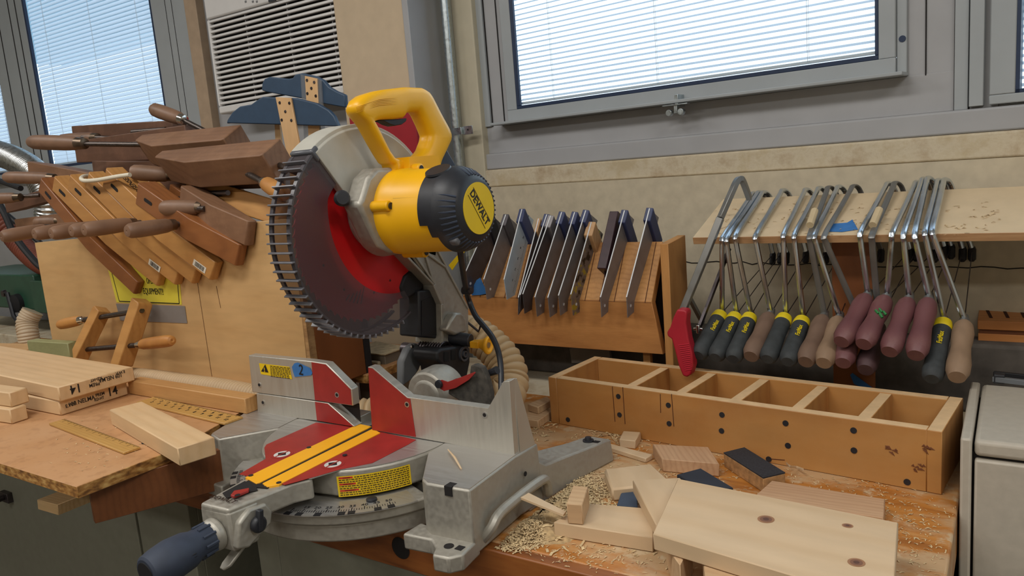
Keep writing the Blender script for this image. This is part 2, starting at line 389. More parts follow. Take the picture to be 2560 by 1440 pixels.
for f in (.45, .62): 
    x = lx1+(tx0-lx1)*f; m.bb((x-.001, LY-.0215, lzb), (x+.001, LY-.0195, TOP), 1)
struct(m.build('trim_6', [m_frame, m_darkline], bevel=.002))
struct(MB().bb((tx0, LY-.03, lzb-.4), (tx1, LY+.02, TOP+.1)).build('trim_7', m_trimwood, bevel=.002))
w3 = bpy.data.objects.new('window_3', None); COL.objects.link(w3); ROOT[w3.name] = Matrix(); struct(w3)
m = MB(); m.bb((lx0-.012, LY-.018, lzb-.012), (lx1+.012, LY-.008, lzb)); m.bb((lx0-.012, LY-.018, lzb), (lx0, LY-.008, TOP+.1)); m.bb((lx1, LY-.018, lzb), (lx1+.012, LY-.008, TOP+.1)); par(loc(m, 'seal', m_seal), w3)
m = MB(); m.bb((lx0-.003, LY-.012, lzb-.003), (lx1+.003, LY-.009, TOP+.1)); par(loc(m, 'pane', m_glass), w3)
w4 = bpy.data.objects.new('window_4', None); COL.objects.link(w4); ROOT[w4.name] = Matrix(); struct(w4)
m = MB(); m.bb((nx1, LY-.015, lzb), (nx1+.012, LY+.03, TOP+.1)); m.bb((-5, LY-.015, lzb-.012), (nx1+.012, LY+.03, lzb)); par(loc(m, 'seal', m_seal), w4)
m = MB(); m.bb((-5, LY-.012, lzb), (nx1, LY-.009, TOP+.1)); par(loc(m, 'pane', m_glass), w4)
pit2 = Yp(110, 200, LY+.03).z-Yp(112, 216.5, LY+.03).z
blind('window_blind', 'white slatted blind in the narrow window at left, behind the heap of clamps', lx0-.01, lx1+.01, lzb+.002, TOP+.1, LY+.002, .0155, Matrix(), tilt=70, wdt=.0168, cords=(.14, .52, .87))
blind('window_blind', 'strip of white slatted blind in the window at the far left edge', -5, nx1+.01, lzb+.002, TOP+.1, LY+.002, .0155, Matrix(), tilt=70, wdt=.0168, cords=(.97,))
# eave of the neighbouring roof outside the left windows
ez = Yp(225, 113, LY+1.2).z
struct(MB().bb((-6, LY+1.2, ez), (-1.9, LY+1.5, ez+2.2)).build('wall_outside', plain('outside_siding', (112, 146, 164), .8)))
# window air conditioner
t = thing('air_conditioner', 'white window air conditioner with dark louvres above the T-squares', 'air conditioner', (0, 0, 0))
aF = 1.62; ax0 = Yp(533, 180, aF).x; ax1 = cx0+.01; gb = Yp(545, 267, aF).z; gt = Yp(524, 48, aF).z; ab = Yp(550, 286, aF).z
m = MB(); m.bb((ax0, aF+.02, ab), (ax1, LY+.02, gt+.35)); m.bb((ax0, aF, gt), (ax1, LY, gt+.35)); m.bb((ax0, aF, ab), (ax1, LY, gb)); m.bb((ax0, aF, gb), (ax0+.012, LY, gt))
m.build('housing', m_white, t, bevel=.006)
MB().bb((ax0+.012, aF+.018, gb), (ax1, aF+.021, gt)).build('grille_backing', m_black, t)
nsl = 17; ph = (gt-gb)/nsl
m = MB()
for i in range(nsl):
    z = gb+ph*(i+.5); m.box(((ax0+ax1)/2+.004, aF+.006, z+.001), (ax1-ax0-.012, .008, ph*.5), Matrix.Rotation(R(-8), 3, 'X'))
m.build('louvre_slats', m_white, t, bevel=.0012, bseg=1)
for f in (.3, .62, .92):
    x = ax0+(ax1-ax0)*f; MB().bb((x-.002, aF+.008, gb), (x+.002, aF+.018, gt)).build('vane_post', plain('vane_grey', (110, 110, 112), .5), t)
p = Yp(672, 6, aF-.001); m = MB(); m.bb((p.x, p.y-.001, p.z), (p.x+.03, p.y+.004, p.z+.012)); m.build('control_panel', m_dark, t)
m = MB()
for a in (614, 632, 642):
    q = Yp(a, 4, aF-.0005); m.bb((q.x-.004, q.y-.0004, q.z-.003), (q.x+.004, q.y+.001, q.z+.003))
m.build('printed_marks', plain('mark_grey', (120, 120, 122), .6), t)
# red sign on the pilaster behind the saw handle
p = [Yp(869, 267, cF-.03), Yp(1040, 290, cF-.03), Yp(874, 360, cF-.03)]
o = MB().bb((p[0].x, cF-.03, p[2].z-.05), (Yp(1042, 340, cF-.03).x, cF-.002, p[0].z)).build('red_box', plain('red_enamel', (158, 28, 40), .5), bevel=.003)
tag(o, 'flat red box on the column behind the yellow saw handle', 'box')
# ================================================================== lights: ceiling fluorescents
def area(name, loc_, sx, sy, e, col, rot=(0, 0, 0)):
    l = bpy.data.lights.new(name, 'AREA'); l.shape = 'RECTANGLE'; l.size = sx; l.size_y = sy; l.energy = e; l.color = col
    o = bpy.data.objects.new(name, l); COL.objects.link(o); o.location = loc_; o.rotation_euler = rot; return o
for i, (x, y) in enumerate([(-2.9, -.1), (-.9, -.1), (1.1, -.1), (-1.9, -1.9), (.6, -1.9)]):
    area('ceiling_lamp', (x, y, CEZ-.03), 1.2, .3, 22, (1., .97, .925))
# ================================================================== camera
cd = bpy.data.cameras.new('camera'); co = bpy.data.objects.new('camera', cd); COL.objects.link(co)
cd.sensor_width = 36; cd.lens = 36*FOC/2560; cd.clip_start = .02
co.matrix_world = Matrix(((CR.x, -CDN.x, -CF.x, CAM.x), (CR.y, -CDN.y, -CF.y, CAM.y), (CR.z, -CDN.z, -CF.z, CAM.z), (0, 0, 0, 1)))
S.camera = co
S.view_settings.view_transform = 'Standard'; S.view_settings.look = 'None'; S.view_settings.gamma = 1; S.view_settings.exposure = 0
S.view_settings.use_curve_mapping = False
# ================================================================== workbench
def bench_mat(name, front=False):
    t = NT(name); v = t.coord((1, 1, 1)); v2 = t.coord((1.2, 10, 10))
    n = t.add('ShaderNodeTexNoise', Scale=7., Detail=6., Distortion=.4); t.link(v2, n.inputs['Vector'])
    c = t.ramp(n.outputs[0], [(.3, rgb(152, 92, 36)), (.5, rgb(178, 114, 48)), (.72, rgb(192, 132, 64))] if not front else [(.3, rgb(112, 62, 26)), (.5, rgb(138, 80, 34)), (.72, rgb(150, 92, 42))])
    if not front:
        n2 = t.add('ShaderNodeTexNoise', Scale=5.5, Detail=7., Roughness=.68); t.link(t.coord((1, 2.2, 1)), n2.inputs['Vector'])
        c = t.mix(t.ramp(n2.outputs[0], [(.44, (0, 0, 0, 1)), (.56, (.85,)*3+(1,))]), c, rgb(190, 160, 122))
        n3 = t.add('ShaderNodeTexNoise', Scale=24., Detail=5., Roughness=.7); t.link(v, n3.inputs['Vector'])
        c = t.mix(t.ramp(n3.outputs[0], [(.57, (0, 0, 0, 1)), (.66, (.8,)*3+(1,))]), c, rgb(198, 178, 146))
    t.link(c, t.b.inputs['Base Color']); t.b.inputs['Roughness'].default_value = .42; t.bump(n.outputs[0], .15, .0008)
    return t.m
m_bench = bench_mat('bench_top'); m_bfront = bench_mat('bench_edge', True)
m_cab = plain('cabinet_grey_green', (122, 122, 108), .5, noise=.05, nscale=60)
BX0, BX1, BY0, BY1, BT = -3.0, -.056, .737, 1.33, .066
bench = thing('workbench', 'long wooden workbench with worn orange top carrying the miter saw', 'workbench', ((BX0+BX1)/2, 1.03, FLZ))
m = MB(); m.bb((BX0, BY0+.02, -BT), (BX1, BY1, 0)); m.build('top', m_bench, bench, bevel=.003)
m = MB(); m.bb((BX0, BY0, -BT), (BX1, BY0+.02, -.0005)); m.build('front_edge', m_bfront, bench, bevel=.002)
for px, py in ((408, 1218), (1002, 1370)):
    p = Yp(px, py, BY0-.0006); MB().lathe([(0, .0165), (.0008, .0165)], p, (0, 1, 0), 24).build('dog_hole', m_darkline, bench)
    MB().lathe([(0, .0165), (.0012, .0172), (.0004, .0155)], p-Vector((0, .0004, 0)), (0, 1, 0), 24, caps=False).build('hole_rim', m_bfront, bench)
# cabinets under the bench
def under(label, xa, xb, y=BY0+.03):
    t = thing('base_cabinet', label, 'cabinet', ((xa+xb)/2, y+.2, FLZ))
    MB().bb((xa, y+.012, FLZ), (xb, y+.5, -BT-.001)).build('body', m_cab, t, bevel=.003)
    return t
cxl = Yp(490, 1370, BY0+.03).x; cxs = Yp(349, 1300, BY0+.03).x
t = under('grey metal cabinet under the bench left of the dark knee space', -2.2, cxl)
MB().bb((-2.19, BY0+.022, FLZ+.05), (cxs-.002, BY0+.044, -BT-.004)).build('door', m_cab, t, bevel=.002)
MB().bb((cxs+.002, BY0+.025, FLZ), (cxl-.0, BY0+.044, -BT-.002)).build('side_post', m_cab, t, bevel=.002)
p = Yp(20, 1240, BY0+.02); m = MB(); m.bb((p.x-.02, p.y-.01, p.z-.012), (p.x+.02, p.y+.003, p.z+.012)); m.lathe([(0, .006), (.02, .009)], p-Vector((0, .01, 0)), (0, -1, 0), 12); m.build('latch', m_dksteel, t, bevel=.001)
cxr = Yp(655, 1400, BY0+.03).x; cs2 = Yp(708, 1400, BY0+.03).x
t = under('grey metal cabinet under the bench below the saw', cxr, BX1-.03)
MB().bb((cs2+.002, BY0+.022, FLZ+.05), (BX1-.04, BY0+.044, -BT-.004)).build('door', m_cab, t, bevel=.002)
MB().bb((cxr, BY0+.025, FLZ), (cs2-.002, BY0+.044, -BT-.002)).build('side_post', m_cab, t, bevel=.002)
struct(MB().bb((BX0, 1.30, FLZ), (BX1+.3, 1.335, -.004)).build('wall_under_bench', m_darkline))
# concrete ledge behind the bench and dark heater face under the racks
struct(MB().bb((-5.2, 1.336, FLZ), (2.4, 1.57, -.006)).build('trim_8', m_rough, bevel=.004))
struct(MB().bb((-1.05, 1.50, -.006), (.9, 1.565, .118)).build('trim_9', plain('grey_foam', (84, 78, 72), .95, noise=.35, nscale=25, bump=.8), bevel=.006))
# ------------------------------------------------------------------ particle board support table, left of the saw
TZ = .092
def chip_mat(name, edge=False):
    t = NT(name); v = t.coord((1, 1, 1) if not edge else (1, 1, 2.2))
    n = t.add('ShaderNodeTexVoronoi', Scale=150. if not edge else 120.); t.link(v, n.inputs['Vector'])
    n2 = t.add('ShaderNodeTexNoise', Scale=5., Detail=6.); t.link(v, n2.inputs['Vector'])
    n3 = t.add('ShaderNodeTexNoise', Scale=60., Detail=6.); t.link(v, n3.inputs['Vector'])
    if edge: c = t.ramp(n3.outputs[0], [(.35, rgb(104, 66, 28)), (.5, rgb(160, 112, 54)), (.68, rgb(200, 160, 96))])
    else:
        c = t.ramp(n2.outputs[0], [(.3, rgb(170, 120, 74)), (.5, rgb(182, 134, 88)), (.7, rgb(188, 144, 102))])
        c = t.mix(t.ramp(n3.outputs[0], [(.34, (.3,)*3+(1,)), (.48, (0, 0, 0, 1))]), c, rgb(140, 96, 58))
    t.link(c, t.b.inputs['Base Color']); t.b.inputs['Roughness'].default_value = .65; t.bump(n3.outputs[0], .5 if edge else .12, .0015); return t.m
m_chip = chip_mat('chip_face'); m_chipe = chip_mat('chip_edge', True)
m_redply = wood('brown_ply', (118, 70, 36), (92, 50, 24), 10, rough=.5)
m_pine = wood('pine', (214, 184, 138), (182, 138, 84), 15, rough=.6)
pc = Zp(191, 1217, TZ)
pb = thing('support_table', 'raised particle board table left of the saw carrying planks and rulers', 'support table', (pc.x-.6, pc.y+.3, 0))
pr = Zp(545, 1115, TZ); pl = Zp(0, 1158, TZ); d = (pl-pc).normalized()
A = pc; d = (pl-pc).normalized()
Ep = pc+d*1.25
BO = [A, Vector((-1.092, .632, TZ)), Vector((-1.110, .705, TZ)), Vector((-1.152, .828, TZ)), Vector((-1.195, .83, TZ)), Vector((-1.195, 1.075, TZ)), Vector((-1.09, 1.078, TZ)), Vector((-1.09, 1.31, TZ)), Vector((-2.35, 1.31, TZ)), Ep]
m = MB(); m.prism(BO, (0, 0, -.018), 0); 
m.mi = [0 if len(f) > 4 else 1 for f in m.f]
m.build('board', [m_chip, m_chipe], pb, bevel=.0008, bseg=1)
sp = Zp(155, 1235, .06)
side0 = pc+(pr-pc)*.0+d*.055+Vector((0, .02, 0)); dirv = (pr-pc).normalized()
m = MB(); q = Vector((dirv.y, -dirv.x, 0))
s0 = pc+d*.035+dirv*.03; s0.z = 0
m.prism([s0+Vector((0, 0, TZ-.018)), s0+dirv*.33+Vector((0, 0, TZ-.018)), s0+dirv*.33+Vector((0, 0, .0005)), s0+Vector((0, 0, .018))], -q*.012)
m.build('side_panel', m_redply, pb, bevel=.0006, bseg=1)
m = MB(); m.prism([Yp(px_, py_, s0.y-.004) for px_, py_ in ((92, 1249), (143, 1262), (146, 1289), (95, 1274))], (0, .21, 0)); m.build('cleat', m_pine, pb, bevel=.001, bseg=1)
for yy in (.80, 1.15):
    MB().bb((-2.3, yy, .0005), (-1.24, yy+.04, TZ-.018)).build('riser', m_redply, pb)
# ================================================================== compound miter saw
m_cast = metal('cast_aluminium', (168, 164, 154), .5, noise=.08, nscale=150, met=.55, bump=.12)
m_mach = metal('machined_aluminium', (190, 188, 184), .36, aniso=(1, 30, 1), noise=.06, nscale=12, met=.75)
m_yel = plain('yellow_plastic', (236, 176, 10), .38, noise=.03, nscale=20)
m_kerf = plain('kerf_yellow', (240, 172, 30), .45, noise=.03)
m_redp = plain('red_paint', (150, 40, 36), .45, noise=.12, nscale=40)
m_blade = plain('blade_red', (196, 18, 24), .42, noise=.06, nscale=20)
m_rubber = plain('rubber_blue_black', (48, 56, 72), .6, noise=.12, nscale=60)
m_lblY = plain('label_yellow', (226, 190, 20), .5, noise=.03)
m_lblR = plain('label_red', (190, 40, 30), .5)
m_tape = plain('tape_blue', (52, 112, 176), .7, noise=.08, nscale=80)
m_fence = metal('fence_aluminium', (186, 182, 172), .4, aniso=(20, 1, 1), noise=.05, nscale=10, met=.6)
def smoke_mat():
    t = NT('smoked_plastic'); tr = t.add('ShaderNodeBsdfTransparent'); tr.inputs[0].default_value = (.50, .46, .46, 1)
    t.b.inputs['Base Color'].default_value = rgb(98, 92, 96); t.b.inputs['Roughness'].default_value = .3
    mx = t.add('ShaderNodeMixShader'); mx.inputs[0].default_value = .42; t.link(tr.outputs[0], mx.inputs[1]); t.link(t.b.outputs[0], mx.inputs[2]); t.link(mx.outputs[0], t.out.inputs[0]); return t.m
m_smoke = smoke_mat()
OX, OY = -.856, .83
saw = thing('miter_saw', 'yellow and grey compound miter saw with a red blade, standing on the bench front', 'miter saw', (OX, OY, 0))
def L(x, y, z): return Vector((OX+x, OY+y, z))
def P(name, mb, mat, **k): return mb.build(name, mat, saw, **k)
def zp(pts, z=TZ): return [Zp(a, b, z) for a, b in pts]
# --- base casting: table wings, body walls, feet, turntable seat
m = MB()
rt = [L(.158, .004, TZ), L(.160, -.040, TZ), L(.2117, -.1151, TZ), L(.2269, -.1237, TZ), L(.292, -.1197, TZ), L(.2854, -.004, TZ), L(.2899, .05, TZ), L(.158, .05, TZ)]
lt = [L(-.158, .004, TZ), L(-.1508, -.0465, TZ), L(-.2071, -.1221, TZ), L(-.2428, -.1106, TZ), L(-.2850, -.004, TZ), L(-.29, .05, TZ), L(-.158, .05, TZ)]
def taper(top, z0, k):   # downward taper from top outline to z0
    c = sum(top, Vector())/len(top); bot = [Vector((c.x+(p.x-c.x)*k, c.y+(p.y-c.y)*k, z0)) for p in top]
    return [bot, top]
for o in (rt, lt): m.loft(taper(o, .004, 1.02), 0, False)
# arched seat under the turntable
def ring(r0, r1, z0, z1, a0, a1, n=40):
    c = L(0, 0, 0); ins = [c+Vector((math.cos(R(a0+(a1-a0)*i/n)), math.sin(R(a0+(a1-a0)*i/n)), 0)) * 0 for i in range(n+1)]
    q = []
    for i in range(n+1):
        a = R(a0+(a1-a0)*i/n); d = Vector((math.cos(a), math.sin(a), 0))
        q.append([L(0, 0, z0)+d*r0, L(0, 0, z0)+d*r1, L(0, 0, z1)+d*r1, L(0, 0, z1)+d*r0])
    return q
m.loft(ring(.12, .196, .004, .030, -158, -22), 0, True)
m.loft(ring(.12, .203, .031, .0475, -158, -22), 0, True)
m.bb(L(-.16, -.04, .004), L(.16, .10, .045))
# front lugs with bolt holes
for s in (1, -1):
    f = [L(s*.190, -.140, 0), L(s*.192, -.104, 0), L(s*.235, -.112, 0), L(s*.292, -.108, 0), L(s*.297, -.150, 0), L(s*.285, -.165, 0), L(s*.262, -.167, 0), L(s*.254, -.150, 0), L(s*.235, -.136, 0)]
    m.prism(f, (0, 0, .022))
    # rear legs
    g = [L(s*.286, .03, 0), L(s*.300, .235, 0), L(s*.318, .225, 0), L(s*.320, .17, 0), L(s*.296, -.02, 0)]
    pts = []
    for z, yy, xw0, xw1 in ((.085, .02, .205, .288), (.052, .07, .215, .292), (.045, .13, .235, .298), (.040, .185, .255, .308), (.037, .232, .268, .318)):
        pts.append([L(s*xw0, yy, .0), L(s*xw1, yy, .0), L(s*(xw1-.004), yy, z), L(s*(xw0+.004), yy, z)])
    m.loft(pts, 0, False)
    # carry handle loop at the side
    path = [L(s*.285, -.095, .012), L(s*.300, -.092, .03), L(s*.302, -.075, .042), L(s*.303, -.03, .046), L(s*.303, .025, .046), L(s*.302, .045, .040), L(s*.298, .055, .014)]
    m.tube(smoothpath(path, 4), .0075, 8)
P('base_casting', m, m_cast, bevel=.003, bseg=2, sharp=40)
m = MB()
for o in (rt, lt): 
    c = sum(o, Vector())/len(o); P('table_top', MB().prism([Vector((c.x+(p.x-c.x)*.97, c.y+(p.y-c.y)*.97, TZ-.001)) for p in o], (0, 0, .0016)), m_mach)
m = MB()
for s in (1, -1):
    for (x, y, z, sq) in ((.268, -.141, .0222, 0), (.284, -.139, .0222, 1), (.287, .205, .0385, 0), (.300, .208, .0383, 1)):
        if sq: m.bb(L(s*x-.005, y-.005, z), L(s*x+.005, y+.005, z+.0006))
        else: m.lathe([(0, .0065), (.0006, .0065)], L(s*x, y, z), (0, 0, 1), 16)
m.bb(L(.2545, -.123, TZ-.012), L(.266, -.110, TZ+.0009))
m.lathe([(0, .0035), (.001, .0035)], L(.2905, .01, .062), (1, 0, 0), 12)
P('mounting_holes', m, m_darkline)
MB().lathe([(0, .009), (.003, .009), (.003, .0055), (.0075, .005)], L(.287, .205, .0385), (0, 0, 1), 16).build('mounting_bolt', m_dark, saw)
# --- turntable with arm and nose
def deg(p): return p
tt = [L(-.157, .004, TZ)]
for i in range(13):
    a = 182+i*(243-182)/12; tt.append(L(.158*math.cos(R(a)), .158*math.sin(R(a)), TZ))
tt += [L(-.030, -.193, TZ), L(-.0165, -.285, TZ), L(.036, -.282, TZ), L(.043, -.247, TZ), L(.052, -.200, TZ), L(.066, -.178, TZ)]
for i in range(10):
    a = 301+i*(359-301)/9; tt.append(L(.160*math.cos(R(a)), .160*math.sin(R(a)), TZ))
tt += [L(.157, .05, TZ), L(-.157, .05, TZ)]
m = MB(); m.prism([Vector((p.x, p.y, .052)) for p in tt[:14]+[L(.0, -.15, 0)]+tt[20:]], (0, 0, TZ-.001-.052)); 
nose = [L(-.030, -.19, .062), L(-.0165, -.2885, .062), L(.036, -.2860, .062), L(.043, -.247, .062), L(.052, -.195, .062), L(.066, -.172, .062), L(.0, -.12, .062)]
m.prism(nose, (0, 0, TZ-.0012-.062))
# deep nose block with side lobe
m.loft([[L(-.0175, -.2885, TZ-.006), L(.0365, -.2865, TZ-.006), L(.0445, -.245, TZ-.006), L(-.022, -.245, TZ-.006)],
        [L(-.0175, -.290, .045), L(.0400, -.288, .045), L(.0450, -.246, .045), L(-.022, -.248, .045)],
        [L(-.010, -.288, .034), L(.0400, -.287, .034), L(.0450, -.252, .034), L(-.012, -.25, .034)]], 0, False)
m.prism([L(.036, -.288, .040), L(.036, -.270, .034), L(.036, -.244, .045), L(.036, -.232, .050), L(.036, -.228, .066), L(.036, -.236, .080), L(.036, -.262, .083), L(.036, -.280, .072)], (.012, 0, 0))
m.lathe([(0, .022), (.012, .021), (.014, .018)], L(.012, -.288, .056), (0, -1, -.06), 24)
P('turntable', m, m_cast, bevel=.0035, bseg=3, sharp=50)
c = L(0, -.06, 0)
m = MB(); m.prism([Vector((c.x+(p.x-c.x)*.985, c.y+(p.y-c.y)*.985, TZ-.0012)) for p in tt[:14]+tt[19:]], (0, 0, .0013)); P('turntable_top', m, m_mach)
m = MB(); m.prism(zp([(598, 1186), (664, 1148), (661, 1120), (666, 1112), (790, 1057), (884, 1067), (634, 1186), (640, 1196)], TZ+.0002), (0, 0, .0005)); m.prism(zp([(945, 1079), (1040, 1100), (1020, 1112), (931, 1158), (850, 1174), (742, 1205), (712, 1213), (700, 1209)], TZ+.0002), (0, 0, .0005)); P('no_hands_zone', m, m_redp)
def kerf(pts, name='kerf_plate'):
    m = MB(); m.prism(zp(pts, TZ+.0018), (0, 0, -.004)); return P(name, m, m_kerf, bevel=.0004, bseg=1)
kerf([(613, 1193), (634, 1184), (700, 1152), (790, 1110), (897, 1059), (929, 1066), (649, 1206), (640, 1208)])
kerf([(656, 1208), (932, 1071), (951, 1082), (840, 1138), (770, 1174), (697, 1211), (668, 1216)])
MB().prism(zp([(600, 1215), (655, 1180), (932, 1062), (934, 1073), (668, 1222)], TZ-.0004), (0, 0, .0008)).build('blade_slot', m_darkline, saw)
m = MB(); a, b, c3, d3 = zp([(613, 1194), (641, 1208), (660, 1214), (697, 1212)], TZ+.001)
m.prism([a, b, b-Vector((0, 0, .016)), a-Vector((0, 0, .010))], (0, .004, 0)); m.prism([c3, d3, d3-Vector((0, 0, .006)), c3-Vector((0, 0, .016))], (0, .004, 0)); P('kerf_plate_lip', m, m_kerf, bevel=.0004)
m = MB(); m.prism(zp([(556, 1233), (612, 1203), (640, 1215), (644, 1226), (566, 1246)], TZ+.0001), (0, 0, .0004)); P('nose_pocket', m, m_darkline)
m = MB(); q = zp([(577, 1244), (586, 1233), (604, 1230), (624, 1226), (622, 1232), (598, 1242), (584, 1247)], TZ+.001); m.prism(q, (0, 0, .004)); P('detent_latch', m, m_redp, bevel=.001)
MB().lathe([(0, .0035), (.0006, .0035)], Zp(594, 1238, TZ+.0052), (0, 0, 1), 12).build('latch_hole', m_darkline, saw)
for px, py in ((705, 1136), (832, 1161)):
    p = Zp(px, py, TZ+.0008); m = MB(); m.lathe([(0, .0165), (.0003, .0165)], p, (0, 0, 1), 28); m.lathe([(.0003, .0145), (.0004, .0145)], p, (0, 0, 1), 28, 1); m.lathe([(.0004, .012), (.0006, .012)], p, (0, 0, 1), 28, 2)
    for s in (1, -1): m.prism([p+Vector((s*.0018, -.006, .0006)), p+Vector((s*.0085, 0, .0006)), p+Vector((s*.0018, .006, .0006))], (0, 0, .0003), 3)
    m.bb(p+Vector((-.0012, -.012, .0006)), p+Vector((.0012, .012, .0009)), 1)
    P('hazard_symbol', m, [m_redp, m_redp, plain('symbol_grey', (200, 196, 190), .5), m_ink])
for px, py in ((772, 1119), (862, 1138), (627, 1189), (697, 1207)):
    MB().lathe([(0, .0035), (.0008, .0035)], Zp(px, py, TZ+.0018), (0, 0, 1), 12).build('plate_screw', m_dark, saw)
p = (Zp(553, 1250, TZ)); text('DEWALT', p+Vector((.002, .0015, .0009)), (1, .03, 0), (0, 1, 0), .0115, m_dksteel, parent=saw, sx=1.05)
# grip, lock knob, lever
hx = .012
m = MB(); prof = [(0, .019), (.004, .020), (.03, .0195), (.045, .0235), (.075, .0255), (.10, .0235), (.118, .0205), (.121, .0175)]
m.lathe([(a*.72, r) for a, r in prof], L(hx, -.300, .055), (0, -1, -.05), 20); 
for k in range(10):
    a = 2*math.pi*k/10; u = Vector((math.cos(a), 0, math.sin(a)))
    m.tube([L(hx, -.301, .055)+u*.0195, L(hx, -.318, .0543)+u*.0198], .0022, 6)
P('handle_grip', m, m_rubber)
MB().lathe([(0, .0145), (.001, .0145)], L(hx, -.300-.121*.72, .055-.0044), (0, -1, -.05), 20).build('grip_recess', m_black, saw)
m = MB()
for d in (-.0018, .0018): m.tube([L(hx+.0235, -.335, .0545+d), L(hx+.0215, -.375, .0525+d)], .0008, 5)
P('grip_grooves', m, m_black)
m = MB(); p = L(.0485, -.256, .061); m.lathe([(0, .0105), (.006, .0115), (.010, .009)], p, (1, 0, .0), 18); m.box(p+Vector((.008, .0, .006)), (.008, .0075, .028), Matrix.Rotation(R(-8), 3, 'X')); P('lock_knob', m, m_dark, bevel=.0015)
m = MB(); m.prism([L(.020, -.272, .033), L(.034, -.268, .033), L(.030, -.290, .016), L(.024, -.297, .012), L(.016, -.296, .012), L(.014, -.290, .016)], (0, .003, -.003)); P('detent_lever', m, m_cast, bevel=.0012)
# --- miter scale
def scale_pts(a0, a1, r0, r1, z, n=44):
    o = [L(r1*math.cos(R(a0+(a1-a0)*i/n)), r1*math.sin(R(a0+(a1-a0)*i/n)), z) for i in range(n+1)]
    i_ = [L(r0*math.cos(R(a1-(a1-a0)*i/n)), r0*math.sin(R(a1-(a1-a0)*i/n)), z) for i in range(n+1)]
    return o+i_
m = MB()
rr = ring(.166, .209, .0476, .0496, -152, -28, 44); m.loft(rr, 0, False); P('miter_scale', m, m_mach)
m = MB()
for d in (22.5, 31.6, 15, 45, 49, 0): pass
zero = -88
for d in (10, 15, 22.5, 31.6, 35.3, 45, 50):
    for s in (1, -1):
        a = R(zero+s*d); u = Vector((math.cos(a), math.sin(a), 0)); t_ = Vector((-u.y, u.x, 0)); p = L(0, 0, .0493)+u*.2055
        if -146 < zero+s*d < -34: P('scale_notch', MB().prism([p+t_*.0048-u*.004, p-t_*.0048-u*.004, p-t_*.0048+u*.0042, p+t_*.0048+u*.0042], (0, 0, .0008)), m_black)
m = MB()
for d in range(-52, 53):
    if d == 0: P('scale_ticks', m, m_ink); m = MB()
    if abs(d) < 10: continue
    a = R(zero+d); u = Vector((math.cos(a), math.sin(a), 0)); t_ = Vector((-u.y, u.x, 0)); ln = .009 if d % 5 == 0 else .005; w_ = .0006 if d % 5 == 0 else .00035
    p = L(0, 0, .0497)+u*(.200-ln); m.prism([p+t_*w_, p-t_*w_, p-t_*w_+u*ln, p+t_*w_+u*ln], (0, 0, .0003))
P('scale_ticks', m, m_ink)
for d in range(15, 55, 5):
    for s in (1, -1):
        a = R(zero+s*d); u = Vector((math.cos(a), math.sin(a), 0)); t_ = Vector((-u.y, u.x, 0))
        text(str(d), L(0, 0, .0499)+u*.186, t_, -u, .0085, m_ink, parent=saw, sx=1.15, ext=.0001)
for s in (1, -1):
    a = R(zero+s*43); u = Vector((math.cos(a), math.sin(a), 0)); MB().lathe([(0, .0075), (.003, .0075), (.0045, .005)], L(0, 0, .0497)+u*.176, (0, 0, 1), 16).build('scale_screw', m_dark, saw)
# warning label on the turntable wall
def wallpt(a, z, r=.1588): return L(r*math.cos(R(a)), r*math.sin(R(a)), z)
def arcpanel(a0, a1, z0, z1, r, mat, name, n=20):
    m = MB(); vs = []; 
    for i in range(n+1):
        a = a0+(a1-a0)*i/n; vs += [wallpt(a, z0, r), wallpt(a, z1, r)]
    m.raw(vs, [[2*i, 2*i+2, 2*i+3, 2*i+1] for i in range(n)], 0, True); return P(name, m, mat, sharp=60)
pA = Zp(864, 1200, .075)-L(0, 0, 0); aA = math.degrees(math.atan2(pA.y, pA.x))
lab0, lab1 = -61, -24
arcpanel(lab0, lab1, .053, .083, .1606, m_lblY, 'warning_label')
rnd = random.Random(3)
m = MB(); red = MB()
rows = 9
for k in range(rows):
    z = .0805-k*.0031; a = lab0+1; first = k % 3 == 0
    if first:
        ln = 7+k*.4; a_ = a
        vs = []; n = 6
        for i in range(n+1): vs += [wallpt(a+ln*i/n, z-.0014, .1608), wallpt(a+ln*i/n, z+.0012, .1608)]
        red.raw(vs, [[2*i, 2*i+2, 2*i+3, 2*i+1] for i in range(n)]); a += ln+.8
    while a < lab1-1.2:
        wl = rnd.uniform(.5, 1.9); e = min(a+wl, lab1-.8)
        m.raw([wallpt(a, z-.0008, .1609), wallpt(e, z-.0008, .1609), wallpt(e, z+.0007, .1609), wallpt(a, z+.0007, .1609)], [[0, 1, 2, 3]]); a = e+.35
P('label_text_lines', m, plain('label_ink', (70, 50, 14), .6)); P('label_red_bars', red, m_lblR)
for k, s_ in enumerate(('WARNING', 'ADVERTENCIA', 'AVERTISSEMENT')):
    a = lab0+1+(7+k*3*.4)/2+.4; z = .0805-k*3*.0031; n_ = Vector((math.cos(R(a)), math.sin(R(a)), 0))
    text('\u26a0'[:0]+s_, wallpt(a, z, .1612), (-n_.y, n_.x, 0), (0, 0, 1), .0024, m_ink, parent=saw, sx=.9, ext=.00005)
